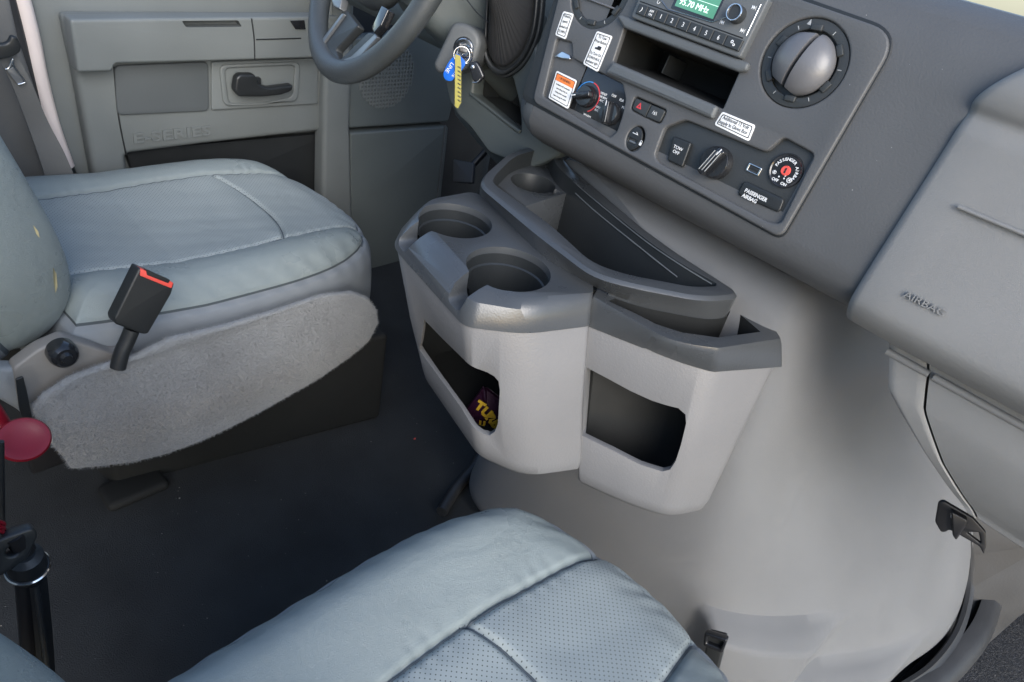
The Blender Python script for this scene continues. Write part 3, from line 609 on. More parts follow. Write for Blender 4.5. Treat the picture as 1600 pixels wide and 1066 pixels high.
# ================================================================== RADIO
ra = root('radio', 'car radio with green screen, preset buttons 1 to 6 and round knob', 'car radio', tuple(D.at(-.48, .15, 0)))
rq = [D.px(985, 27, .018), D.px(1156, 91, .018)]
rb = plate('fascia', D, [rpoly([(rq[0][0], rq[0][1]), (rq[1][0], rq[0][1]), (rq[1][0], rq[0][1] + .066), (rq[0][0], rq[0][1] + .066)], .004)], .004, .018, MT['dashside'], ra, bevel=.002)
pB = (D.px(992, 22, .021), D.px(1154, 79, .021)); tT = D.px(1000, 6.8, .021)[1]
x0, x1 = pB[0][0], pB[1][0]; y0 = (pB[0][1] + pB[1][1]) / 2; y1 = max(tT, y0 + .012)
fr_ = [0, .095, .19, .30, .41, .52, .63, .74, .86, 1.0]
labels = ['(', '◦', '1', '2', '3', '4', '5', '6', '%']
for i in range(9):
    a, b = x0 + (x1 - x0) * fr_[i], x0 + (x1 - x0) * fr_[i + 1]
    bt_ = plate('preset_button', D, [rpoly([(a + .0002, y0), (b - .0002, y0), (b - .0002, y1), (a + .0002, y1)], .0006)], .016, .0212, MT['panel'], ra, bevel=.0011)
    if labels[i].isdigit(): text('numeral', D, labels[i], (a + b) / 2, (y0 + y1) / 2, .0214, .0075, MT['mark'], bt_, 'CENTER', squash=.8)
    elif i == 8:
        for dx, dy, r_ in ((-.0015, .001, .0018), (.0018, -.0015, .0015)): plate('symbol', D, [circle(((a + b) / 2 + dx, (y0 + y1) / 2 + dy), r_, 14), circle(((a + b) / 2 + dx, (y0 + y1) / 2 + dy), r_ * .5, 12)], .0211, .0215, MT['mark'], bt_, bevel=.00005)
    elif i == 0: tube('symbol', [D.at((a + b) / 2 - .002, (y0 + y1) / 2 - .003, .0213), D.at((a + b) / 2, (y0 + y1) / 2, .0213), D.at((a + b) / 2 - .0003, (y0 + y1) / 2 + .003, .0213)], .0004, MT['mark'], bt_, seg=5)
    else: text('symbol', D, 'AM\nFM', (a + b) / 2, (y0 + y1) / 2, .0214, .0042, MT['mark'], bt_, 'CENTER')
scn = D.poly([(1053.7, 10), (1114, 29)], .0186); s0, s1 = scn[0][0], scn[1][0]; sb_ = (scn[0][1] + scn[1][1]) / 2
plate('screen_frame', D, [rpoly([(s0 - .004, sb_ - .004), (s1 + .002, sb_ - .004), (s1 + .004, sb_ + .04), (s0 - .004, sb_ + .04)], .001)], .0175, .0183, MT['gloss'], ra, bevel=.0003)
sc = plate('screen', D, [[(s0, sb_), (s1, sb_), (s1, sb_ + .038), (s0, sb_ + .038)]], .018, .0187, MT['screen'], ra, bevel=.0001)
text('screen_text', D, '95.70 MHz', s0 + .004, sb_ + .0065, .019, .0098, MT['screen_tx'], sc, squash=.95); text('screen_text', D, 'RADIO', s0 + .014, sb_ + .022, .019, .0098, MT['screen_tx'], sc)
plate('screen_line', D, [[(s0, sb_ + .0135), (s1, sb_ + .0135), (s1, sb_ + .0139), (s0, sb_ + .0139)]], .0187, .0189, MT['screen_tx'], sc, bevel=.00004)
tube('chrome_line', [D.at(*D.px(u, v, .0185), .0185) for u, v in [(1030, -4), (1044, 15), (1113, 35), (1134, 27)]], .0007, MT['chrome'], ra, n=1, seg=6)
tube('chrome_line', [D.at(*D.px(u, v, .0185), .0185) for u, v in [(1189, 7), (1166, 56)]], .0006, MT['chrome'], ra, n=1, seg=6)
tube('panel_gap', [D.at(*D.px(u, v, .0182), .0180) for u, v in [(1000, 2), (1161, 60)]], .0007, MT['black'], ra, n=1, seg=6)
kr = D.px(1147, 19, .03)
kn_ = lathe('volume_knob', [(0, .029), (.0068, .029), (.0082, .0305), (.0090, .0305), (.0094, .029), (.0098, .018)], D, MT['panel'], ra, 40, *kr)
lathe('knob_ring', [(.0074, .0302), (.0080, .0312), (.0088, .0312), (.0093, .0302)], D, MT['chrome'], kn_, 40, *kr)
def tri(u, v, d):
    a, b = D.px(u, v, .0182); sz = .0022
    for k_ in (0, 1): plate('symbol', D, [[(a + d * k_ * sz, b - sz), (a + d * (k_ + 1) * sz, b), (a + d * k_ * sz, b + sz)]], .018, .0184, MT['mark'], ra, bevel=.00004)
    q = a + (2.2 * d * sz); plate('symbol', D, [[(q, b - sz), (q + .0004, b - sz), (q + .0004, b + sz), (q, b + sz)]], .018, .0184, MT['mark'], ra, bevel=.00004)
tri(1131, 36, -1); tri(1157, 47, 1); tri(1175, 11, 1)
text('symbol', D, 'C', *D.px(1029, 4, .0182), .0184, .006, MT['mark'], ra, 'CENTER', rot=1.2)

# ================================================================== STICKERS
def sticker(lbl, px, lines, sizes, band=None, bord=True, w0=.0062, pict=None):
    q = D.poly(px, w0)
    xs = sorted(p[0] for p in q); yv = sorted(p[1] for p in q)
    q = [Vector(p) for p in q]
    cx = sum((p for p in q), Vector((0, 0))) / 4
    o = plate('sticker', D, [rpoly(q, .003)], w0, w0 + .0006, MT['white'], None, bevel=.0001)
    tag(o, lbl, 'sticker', 'printed labels stuck on the dashboard')
    r = root('sticker', lbl, 'sticker', tuple(D.at(cx.x, cx.y, w0)), 'printed labels stuck on the dashboard'); 
    for k_ in ('label', 'category', 'group'): del o[k_]
    o.name = 'backing'; o.parent = r; o.data.transform(Matrix.Translation(-r.location))
    e = (q[1] - q[0]) if px[1][0] > px[0][0] else (q[1] - q[0]); ang = math.atan2(e.y, e.x)
    sh = lambda k_: [tuple(cx + (p - cx) * k_) for p in q]
    W_ = (q[1] - q[0]).length; H_ = (q[3] - q[0]).length
    ins = lambda d: [tuple(cx + Vector(((p - cx).x * (1 - 2 * d / W_), (p - cx).y * (1 - 2 * d / H_)))) for p in q]
    if bord: plate('border', D, [rpoly(ins(.0022), .002), rpoly(ins(.0030), .0018)], w0 + .0005, w0 + .0009, MT['ink'], r, bevel=.00005)
    if band:
        a, b, c_, d = q; k1 = band; up = lambda t: (a + (d - a) * t, b + (c_ - b) * t)
        p0, p1 = up(.07); p2, p3 = up(k1); plate('band', D, [[tuple(p0 + (p1 - p0) * .05), tuple(p1 + (p0 - p1) * .05), tuple(p3 + (p2 - p3) * .05), tuple(p2 + (p3 - p2) * .05)]], w0 + .0005, w0 + .0008, MT['orange'], r, bevel=.00005)
    ty = (q[3] - q[0]); 
    for (s_, t, sz) in lines:
        c_ = (q[0] + q[1]) / 2 + ty * t
        text('lettering', D, s_, c_.x, c_.y, w0 + .0009, sz * .8, MT['ink'], r, 'CENTER', rot=ang, squash=sizes * .9, extr=.0001)
    if pict:
        c_ = (q[0] + q[1]) / 2 + ty * pict
        plate('pictogram', D, [[(c_.x - .005, c_.y - .002), (c_.x - .005, c_.y), (c_.x - .002, c_.y + .0005), (c_.x - .001, c_.y + .0028), (c_.x + .0045, c_.y + .0028), (c_.x + .0045, c_.y - .002)]], w0 + .0005, w0 + .0009, MT['ink'], r, bevel=.00005)
    return r
sticker('small white speed limit sticker left of the upper air vent', [(880.6, 17.5), (897, 22), (884, 62), (867.5, 55)], [('Vehicle', .17, .0062), ('speed', .38, .0062), ('limited to', .60, .0058), ('75 MPH', .80, .0060)], .85)
sticker('tall white TOW/HAUL instruction sticker below the upper air vent', [(933, 48.5), (957.5, 57), (934.5, 113), (911, 100)], [('To Tow', .13, .0068), ('Press Button', .26, .0062), ('To Turn On', .62, .0062), ('TOW/HAUL', .75, .0062), ('indicator light', .87, .0058)], .85, pict=.44)
sticker('white WARNING sticker with orange band beside the temperature knob', [(870, 110.5), (902, 126), (888, 171), (857, 153)], [('⚠WARNING'.replace('⚠', '! '), .19, .0062), ('If vehicle is left unattended', .42, .0036), ('when idling, firmly set', .55, .0036), ('Parking brake manually', .68, .0036), ('before leaving the vehicle', .81, .0036)], .9, band=.31)
sticker('wide white sticker about the 12 Volt supply above the key switch', [(1129, 174.4), (1181, 196), (1170.5, 221.5), (1116, 195)], [('Additional 12 Volt', .33, .0074), ('Supply In Glove Box', .66, .0074)], .88)

# ================================================================== ENGINE COVER
ec = root('engine_cover', 'large pale grey moulded engine cover below the dashboard', 'engine cover', (1.1, .3, 0))
cage = {
 -.02: [(1.7, .70), (1.1, .70), (.86, .70), (.74, .65), (.76, .45), (.825, .17), (.855, .10), (.93, -.02), (1.12, -.16), (1.36, -.22), (1.56, -.16), (1.7, -.14)],
 .06: [(1.7, .70), (1.1, .70), (.86, .69), (.75, .64), (.765, .45), (.815, .18), (.840, .115), (.91, .01), (1.12, -.145), (1.36, -.20), (1.56, -.145), (1.7, -.12)],
 .30: [(1.7, .65), (1.1, .65), (.87, .65), (.77, .61), (.775, .45), (.792, .20), (.812, .145), (.88, .09), (1.1, -.01), (1.3, -.055), (1.5, -.08), (1.7, -.08)],
 .56: [(1.7, .68), (1.1, .68), (.87, .67), (.785, .62), (.785, .45), (.788, .24), (.802, .192), (.86, .172), (1.1, .14), (1.3, .12), (1.5, .10), (1.7, .10)],
 .690: [(1.7, .70), (1.1, .70), (.89, .70), (.80, .64), (.795, .45), (.797, .26), (.808, .212), (.86, .20), (1.1, .18), (1.3, .17), (1.5, .16), (1.7, .16)],
 .715: [(1.7, .70), (1.1, .70), (.90, .70), (.81, .64), (.802, .45), (.804, .27), (.818, .224), (.87, .212), (1.1, .19), (1.3, .18), (1.5, .18), (1.7, .18)],
}
cage[.19] = [((a[0] + b[0]) / 2, (a[1] + b[1]) / 2) for a, b in zip(cage[.06], cage[.30])]
zs_ = sorted(cage); rings = [[Vector((x, y, z)) for x, y in cage[z]] for z in zs_]
for z, k_ in ((.735, .06), (.746, .18), (.750, .5), (.75, .97)):
    rings.append([Vector((x + (1.25 - x) * k_, y + (.4 - y) * k_, z)) for x, y in cage[.715]])
cover = loft('cover_shell', rings, MT['cover'], None, sub=4, angle=80)
def sstep(a, b, x): t = min(1, max(0, (x - a) / (b - a))); return t * t * (3 - 2 * t)
for v_ in cover.data.vertices:   # moulded steps at the foot of the cover
    x, y, z = v_.co
    if x > 1.25 or z > .25 or y > .3: continue
    a = .055 * sstep(.195, .175, z) * sstep(.150, .130, y) * sstep(-.03, .03, y)
    b = .050 * sstep(.105, .085, z) * sstep(.05, .025, y) * sstep(-.16, -.08, y)
    v_.co.x -= .62 * (a + b); v_.co.y -= .75 * (a + b)
zp = lambda z, pts: [tuple(P(u, v, z=z).xy) for u, v in pts]
TR = zp(.72, [(749, 288), (756, 272), (797, 237), (849, 224), (868, 226), (884, 252), (1000, 352), (1060, 396), (1146, 452), (1154, 458), (1150, 464), (1115, 467), (1082, 465), (990, 447), (928, 431), (842, 366)])
TRI = zp(.72, [(768, 286), (774, 274), (804, 244), (846, 233), (861, 240), (872, 264), (998, 366), (1056, 408), (1119, 443), (1120, 446), (1117, 448), (1095, 449), (1075, 448), (975, 429), (924, 411), (860, 352)])
TRM = zp(.690, [(748, 299), (753, 292), (800, 262), (852, 248), (872, 252), (890, 275), (1004, 368), (1066, 414), (1132, 470), (1142, 480), (1138, 490), (1115, 494), (1082, 490), (996, 473), (934, 450), (856, 410)])
for k_ in range(3, 9): TRM[k_] = tuple(Vector(TR[k_]) * 1.0)
TR_bot = TRM
TR, TRI, TRM = [rpoly(q_, .03, 4) for q_ in (TR, TRI, TRM)]; TR_bot = TRM
def grow(pl, d):
    out = []; N = len(pl); A_ = sum(pl[i][0] * pl[(i + 1) % N][1] - pl[(i + 1) % N][0] * pl[i][1] for i in range(N)); sg = 1 if A_ > 0 else -1
    for i in range(N):
        p0, p, p1 = Vector(pl[i - 1]), Vector(pl[i]), Vector(pl[(i + 1) % N]); a = (p - p0).normalized(); b = (p1 - p).normalized()
        n1 = Vector((a.y, -a.x)) * sg; n2 = Vector((b.y, -b.x)) * sg; m_ = (n1 + n2); m_ = m_ / max(.4, (1 + n1.dot(n2)))
        out.append(tuple(p + m_ * d))
    return out
def prism(nm, pl, z0, z1, m, pl2=None):
    pl2 = pl2 or pl; vv, ff = loft_data([[Vector((x, y, z0)) for x, y in pl], [Vector((x, y, z1)) for x, y in pl2]]); o = raw(nm, vv, ff, m); fixn(o); return o
ct = prism('c', TR_bot, .576, .80, MT['cover'], TR); boolean(cover, ct)
cover.data.transform(Matrix.Translation(-ec.location)); cover.parent = ec
for p in cover.data.polygons: p.use_smooth = True
cover.data.set_sharp_from_angle(angle=math.radians(50))
# moulded steps at the foot of the cover
def wedge(nm, px, z, drop, m, ext, bev):
    top = [P(u, v, z=z) for u, v in px]; c_ = sum(top, Vector()) / len(top)
    bot = [p + (p - c_) * ext + Vector((0, 0, -drop)) for p in top]
    return loft(nm, [bot, top], m, ec, bevel=bev, seg=6, angle=80)
# base seal around the cover
seal = [P(u, v, z=.012) for u, v in [(690, 800), (712, 765), (742, 728)]]
tag(tube('floor_seal', seal + [Vector((.9, .72, .012))], .012, MT['rubber']), 'black rubber strip at the left foot of the engine cover', 'rubber seal')
bs = [(1060, 1000, .02), (1100, 1035, .02), (1160, 1072, .02), (1250, 1100, .02)]
tag(tube('floor_seal', [P(u, v, z=z) + Vector((-.012, 0, 0)) for u, v, z in bs], .014, MT['rubber']), 'black rubber strip beside the latch by the passenger seat', 'rubber seal')
sr = [P(u, v, z=z) for u, v, z in [(1340, 1100, .03), (1396, 1068, .03), (1446, 1034, .035), (1484, 985, .05), (1502, 930, .075), (1505, 880, .12), (1499, 830, .2), (1496, 790, .26)]]
tag(tube('cover_seal', [p + Vector((.0, -.012, 0)) for p in sr], .009, MT['rubber'], prof=[(1, 0), (.6, .7), (0, .5), (-.7, .8), (-1, 0), (-.6, -.8), (.4, -.9)]), 'black rubber seal curving along the right edge of the engine cover', 'rubber seal')
sr2 = [P(u, v, z=z) for u, v, z in [(1400, 1118, .015), (1450, 1078, .015), (1495, 1035, .02), (1532, 985, .03), (1552, 920, .05), (1552, 870, .09), (1545, 820, .16)]]
tag(tube('toe_board_edge', [p for p in sr2], .030, MT['toe'], prof=[(1, 0), (.5, .5), (0, .55), (-.5, .5), (-1, 0), (0, -.5)]), 'dark moulded edge between the cover seal and the toe board', 'trim strip')
tb_ = [P(u, v, z=z) for u, v, z in [(1500, 795, .25), (1640, 850, .25), (1720, 960, .04), (1640, 930, .02), (1590, 965, .015), (1540, 1010, .012), (1470, 1090, .010), (1375, 1090, .012), (1440, 1030, .02), (1480, 980, .04), (1498, 930, .06), (1502, 870, .12)]]
tb = solid('toe_board', tb_ + [p + Vector((.05, 0, -.06)) for p in tb_], [tuple(range(12)), tuple(range(12, 24))[::-1]] + [(i, (i + 1) % 12, (i + 1) % 12 + 12, i + 12) for i in range(12)], MT['toe']); tb['kind'] = 'structure'
mtp = [P(u, v, z=.012) for u, v in [(1400, 1130), (1452, 1085), (1520, 1015), (1640, 905), (1800, 980), (1800, 1200)]]
fm = loft('floor_mat', [[p - Vector((0, 0, .01)) for p in mtp], mtp], MT['mat'], bevel=.004); tag(fm, 'black grained vinyl floor mat at the bottom right corner', 'floor mat')
# black steel latch bracket under the glove box
BR = Frame(P(1500, 815, x=.90), (0.25, -1, 0), (.1, 0, 1))
brk = root('glove_box_bracket', 'black steel bracket hanging beneath the glove box', 'bracket', tuple(BR.o))
plate('bracket_plate', BR, [rpoly(BR.poly([(1461, 812), (1466, 782), (1474, 779), (1520, 806), (1540, 828), (1541, 850), (1537, 863), (1530, 850), (1500, 833), (1483, 824), (1478, 828), (1470, 828)]), .003), rpoly(BR.poly([(1510, 828), (1529, 828), (1532, 845)]), .002)], 0, .006, MT['metal'], brk, bevel=.0015)
plate('bracket_arm', BR, [rpoly(BR.poly([(1486, 790), (1512, 804), (1508, 815), (1494, 836), (1488, 828)]), .003)], .004, .014, MT['metal'], brk, bevel=.002)
lathe('bracket_rivet', [(0, .009), (.003, .0085), (.004, .006)], BR, MT['chrome'], brk, 16, *BR.px(1489, 806, .006))
# latch
LF = Frame(P(1117, 990, x=.76), (0.15, -1, 0), (.12, 0, 1))
lt = root('cover_latch', 'black clip latch standing at the foot of the engine cover', 'latch', tuple(LF.o))
plate('strap', LF, [rpoly(LF.poly([(1108, 985), (1136, 992), (1130, 1020), (1112, 1090), (1090, 1080), (1100, 1040)]), .004)], -.006, .008, MT['black'], lt, bevel=.003)
plate('buckle', LF, [rpoly(LF.poly([(1106, 979), (1142, 990), (1134, 1012), (1104, 1000)]), .004), rpoly(LF.poly([(1112, 986), (1136, 994), (1130, 1004), (1110, 996)]), .002)], .004, .016, MT['gloss'], lt, bevel=.003)

# ================================================================== CUP HOLDER ORGANISER
og = root('console_organiser', 'grey console organiser with dark trim, three cup holders and open pockets', 'console organiser', (.68, .45, .4))
def ring3(pl, z): return [Vector((x, y, z)) for x, y in pl]
# left body
A0 = [(.538, .662), (.500, .466), (.553, .420), (.639, .391), (.668, .412), (.702, .690), (.605, .695)]
A1 = [(.585, .625), (.540, .440), (.568, .372), (.643, .338), (.69, .37), (.71, .62), (.65, .65)]
B0 = zp(.646, [(917, 508), (972, 530), (1026, 551), (1070, 568), (1113, 580), (1220, 572)]) + [(.83, .26), (.80, .33), (.69, .42)]
B1 = [(.645, .338), (.658, .305), (.672, .272), (.686, .246), (.705, .216), (.766, .189), (.785, .24), (.775, .30), (.70, .38)]
def lerp2(a, b, t): return [(p[0] + (q[0] - p[0]) * t, p[1] + (q[1] - p[1]) * t) for p, q in zip(a, b)]
def shell(nm, T, B, z0, z1, win, dirv, rad):
    prf = ((0, .0), (.02, .45), (.05, .75), (.1, 1.0))
    rg = [[Vector((x, y, z0 + .0)) for x, y in grow(B, -.022)], [Vector((x, y, z0 + .004)) for x, y in grow(B, -.010)], [Vector((x, y, z0 + .014)) for x, y in grow(B, -.002)], [Vector((x, y, z0 + .03)) for x, y in lerp2(B, T, .06)], ring3(lerp2(B, T, .5), (z0 + z1) / 2), ring3(T, z1)]
    rg = [[Vector((a, b, r_[0].z)) for a, b in rpoly([(p.x, p.y) for p in r_], rad, 5)] for r_ in rg]
    vv, ff = loft_data(rg); o = raw(nm, vv, ff, [MT['body'], MT['black_and_shade']]); fixn(o)
    o.data.update(); bvh = BVHTree.FromObject(o, bpy.context.evaluated_depsgraph_get())
    hits = []
    for u, v in win:
        h = bvh.ray_cast(EYE, ray(u, v).normalized())[0]
        hits.append(h if h is not None else None)
    d = Vector(dirv).normalized()
    hits = [h for h in hits if h is not None]
    inner = raw('i', *loft_data([[Vector((x, y, z_)) for x, y in rpoly(grow(lerp2(B, T, t_), -d_), [max(.001, r_ - .004) for r_ in rad], 5)] for z_, t_, d_ in ((z0 + .018, .05, .009), (z1 + .01, 1.03, .0065))]), MT['black_and_shade']); fixn(inner)  # inside faces near black, pocket shade put into the colour
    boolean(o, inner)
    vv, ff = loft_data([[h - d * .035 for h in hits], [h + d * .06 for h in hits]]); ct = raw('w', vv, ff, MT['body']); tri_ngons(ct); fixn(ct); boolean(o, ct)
    bevelize(o, .0018, 2, 40)
    finish(o, og, 40); return o
wA = [(663, 500), (692, 530), (725, 562), (748, 577), (772, 588), (779, 596), (781, 610), (778, 662), (773, 675), (764, 681), (756, 679), (720, 636), (685, 588), (655, 546), (657, 538), (660, 520)]
bodyA = shell('left_body', A0, A1, .425, .654, wA, (-.86, -.5, 0), [.03, .012, .03, .004, .03, .03, .03])
wB = [(916, 574), (950, 592), (985, 611), (1018, 626), (1040, 633), (1060, 638), (1071, 648), (1072, 662), (1064, 695), (1056, 720), (1047, 734), (1035, 737), (1018, 732), (1000, 726), (955, 703), (908, 680), (909, 630)]
bodyB = shell('right_body', B0, B1, .402, .648, wB, (-.93, -.38, 0), [.004, .03, .03, .03, .02, .02, .02, .02, .004])
bodyA['label'] = 'left pocket under the two cup holders'; bodyB['label'] = 'right pocket with the wide empty opening'
# left trim with cups
At0 = grow(A0, .002)
Am = [(.541, .661), (.502, .468), (.554, .421), (.639, .392), (.668, .412), (.702, .69), (.607, .694)]
Am2 = [(.556, .658), (.508, .472), (.556, .424), (.641, .396), (.668, .416), (.702, .686), (.609, .692)]
At = [(.575, .650), (.535, .490), (.566, .434), (.648, .403), (.667, .420), (.702, .684), (.612, .688)]
rad = [.03, .014, .025, .006, .004, .02, .03]
rg = [[Vector((a, b, z)) for a, b in rpoly(pl, rad, 6)] for pl, z in ((At0, .6525), (Am, .668), (Am2, .681), (lerp2(Am2, At, .55), .688), (At, .6915))]
vv, ff = loft_data(rg); trimA = raw('cup_trim', vv, ff, MT['trim']); fixn(trimA)
cups = [((.612, .623), .050), ((.590, .495), .0535)]
notch_dir = [Vector((-1, .16)), Vector((-1, .02))]
ZF = Frame((0, 0, 0), (1, 0, 0), (0, 1, 0))
def cutter_notch(c, d, w_, z0):
    d = d.normalized(); n_ = Vector((-d.y, d.x)); sec_ = rpoly([(-w_ / 2, .02), (-w_ / 2 * .8, -.03), (w_ / 2 * .8, -.03), (w_ / 2, .02)], .010, 5)
    sec_ = [(a, b) for a, b in sec_]
    vv, ff = loft_data([[Vector((c[0] + d.x * t + n_.x * a, c[1] + d.y * t + n_.y * a, z0 + .03 + b)) for a, b in sec_] for t in (.02, .13)])
    o = raw('n', vv, ff, MT['trim']); fixn(o); return o
for (c, r_), nd in zip(cups, notch_dir):
    vv, ff = loft_data([[Vector((c[0] + r_ * math.cos(2 * math.pi * k / 72), c[1] + r_ * math.sin(2 * math.pi * k / 72), z)) for k in range(72)] for z in (.60, .75)]); ct = raw('c', vv, ff, MT['trim']); fixn(ct); boolean(trimA, ct)
    boolean(trimA, cutter_notch(c, nd, .036, .660))
bevelize(trimA, .0022, 3, 35); finish(trimA, og, 40); trimA['label'] = 'dark trim around the two large cup holders'
cupdir = [n_.normalized() for n_ in notch_dir]
for i, ((c, r_), nd) in enumerate(zip(cups, cupdir)):
    pr = [(r_ + .0015, .682), (r_ - .0005, .682), (r_ - .001, .668), (r_ - .0035, .6665), (r_ - .005, .64), (r_ - .009, .590), (r_ - .016, .588), (r_ - .020, .584), (0.0001, .584)]
    cp_ = raw('cup_holder', *loft_data([[Vector((c[0] + a * math.cos(2 * math.pi * k / 72), c[1] + a * math.sin(2 * math.pi * k / 72), z)) for k in range(72)] for a, z in pr + [(.0001, .578), (r_ - .004, .580), (r_ + .0015, .63)]], True, False), MT['cup']); fixn(cp_)
    boolean(cp_, cutter_notch(c, nd, .036, .660))
    finish(cp_, og, 30); cp_['label'] = ['large cup holder farther from the camera, nearer the driver seat', 'large cup holder nearest the camera'][i]
    # throat between cup and side
    n_ = Vector((-nd.y, nd.x)); sec_ = rpoly([(-.0185, .030), (-.0155, -.0015), (.0155, -.0015), (.0185, .030)], .010, 6)
    vv, ff = loft_data([[Vector((c[0] + nd.x * t + n_.x * a, c[1] + nd.y * t + n_.y * a, .6600 + b - (.001 if b < .02 else .0))) for a, b in sec_[0:]] for t in (r_ - .004, .082 if i else .071)], False, False)
# tray
rg = [[Vector((x, y, z)) for x, y in pl] for pl, z in ((TRM, .58), (TRM, .688), (lerp2(TRM, TR, .8), .712), (TR, .7165), (lerp2(TR, TRI, .2), .7205))]
hull = raw('tray', *loft_data(rg), MT['trim']); fixn(hull)
low_in = [lerp2([a], [b], .15)[0] for a, b in zip(TRI, TRM)]
low_in = [tuple(Vector(a) + (Vector(b) - Vector(a)) * .25) for a, b in zip(TRI, TRM)]
inn = prism('c', TRI, .586, .74, MT['cup'], TRI); hull.data.materials.append(MT['cup']); boolean(hull, inn)
bevelize(hull, .0022, 3, 35)
hb_ = BVHTree.FromObject(hull, bpy.context.evaluated_depsgraph_get())
for lp, lr in (([(899, 302), (925, 326), (950, 347), (975, 367), (1000, 387), (1030, 411), (1058, 433)], .0011), ([(884, 270), (905, 292), (960, 338), (1010, 378), (1060, 412), (1112, 444)], .0009)):
    hh = [hb_.ray_cast(EYE, ray(u, v).normalized()) for u, v in lp]
    tube('tray_ledge', [h[0] - ray(900, 350).normalized() * .0006 for h in hh if h[0] is not None], lr, MT['dashside'], og, seg=6)
finish(hull, og, 40); hull.name = 'tray_rim'; hull['label'] = 'raised dark rim of the long tray beside the dashboard'
gk = grow(TRM, .0012); loft('tray_shade_band', [[Vector((x, y, z)) for x, y in gk] for z in (.575, .6850)], MT['black_and_shade'], og, cap=False)  # added dark band, stands in for shade in the gap below the rim
# shelf with the third cup holder
c3 = P(833, 286, z=.695); r3 = .036
shp = [(.70, .640), (.760, .590), (.80, .575), (.865, .640), (.90, .715), (.825, .70)]
shp = [tuple(P(*q, z=.695).xy) for q in [(772, 284), (822, 322), (893, 300), (872, 252), (830, 250), (800, 262)]]
sh_ = prism('cup_shelf', shp, .588, .695, MT['trim']); 
vv, ff = loft_data([[Vector((c3.x + a * math.cos(2 * math.pi * k / 64), c3.y + a * math.sin(2 * math.pi * k / 64), z)) for k in range(64)] for a, z in ((r3 * .8, .615), (r3 * .97, .66), (r3, .75))]); ct = raw('c', vv, ff, MT['cup']); fixn(ct); boolean(sh_, ct)
nq = P(868, 300, z=.695)
ct = box('c', (-.008, -.006, -.03), (.008, .006, .02), MT['trim'], mtx=Matrix.Translation(nq)); boolean(sh_, ct)
bevelize(sh_, .0015, 2, 35); finish(sh_, og, 40); sh_['label'] = 'shelf with the small third cup holder at the far end of the tray'
q = P(975, 418, z=.64); tube('clip', [q, q + Vector((0, .0, .012))], .002, MT['dim'], og, n=1); tube('clip', [q + Vector((.006, -.006, 0)), q + Vector((.006, -.006, .012))], .002, MT['dim'], og, n=1)
# right trim
Bt0 = grow(B0, .002)
Btop = zp(.6855, [(927, 463), (990, 500), (1040, 529), (1080, 539), (1122, 544), (1220, 529)]) + [(.845, .27), (.80, .34), (.684, .418)]
rg = [[Vector((a, b, z)) for a, b in rpoly(pl, [.002, .02, .02, .02, .006, .004, .01, .01, .002], 5)] for pl, z in ((Bt0, .646), (lerp2(Bt0, grow(Btop, .0025), .9), .679), (Btop, .6855))]
Bt = raw('pocket_trim', *loft_data(rg), [MT['trim'], MT['black_and_shade']]); fixn(Bt)
Bin = zp(.685, [(950, 471), (990, 489), (1025, 507), (1065, 520), (1122, 528), (1188, 519), (1153, 489), (1130, 470), (990, 455)])
ct = prism('c', Bin, .60, .75, MT['black_and_shade']); boolean(Bt, ct); bevelize(Bt, .0025, 3, 35); finish(Bt, og, 40); Bt['label'] = 'dark trim around the right pocket'
pf = prism('pocket_shade_sheet', grow(Bin, -.008), .636, .644, MT['black_and_shade']); finish(pf, og, 40)  # added dark sheet, stands in for shade deep in the right pocket
# wrapper in the left pocket
wr = root('snack_wrapper', 'purple snack wrapper with yellow letters inside the left pocket', 'wrapper', (.6, .44, .45))
WF = Frame(P(764, 645, x=.60), (.5, -.8, -.35), (.3, 0, 1))
wm = rpoly([(-.03, -.03), (.03, -.034), (.034, .026), (-.028, .03)], .006)
rings = [[WF.at(a * s_, b * s_, w_ + .003 * math.sin(i * 1.7)) for i, (a, b) in enumerate(wm)] for s_, w_ in ((1.05, 0), (1, .006), (.7, .012), (.01, .013))]
loft('foil', rings, MT['purple'], wr, angle=25)
for i, (ch_, a, b) in enumerate((('T', -.024, .008), ('U', -.012, .006), ('R', -.001, .003), ('B', .010, .000))): text('lettering', WF, ch_, a, b, .0150, .019, MT['wyel'], wr, rot=-.15 * i, bold=.0012, extr=.0006)
text('lettering', WF, 'U', -.004, -.016, .0145, .012, MT['wyel'], wr, rot=.5, bold=.001)
tag(lathe('red_crumb', [(0, .002), (.0025, .002), (.003, 0)], Frame(P(648, 686, z=.001), (1, 0, 0), (0, 1, 0)), MT['red2'], None, 8, sy=.6), 'tiny red crumb lying on the dark floor', 'crumb')

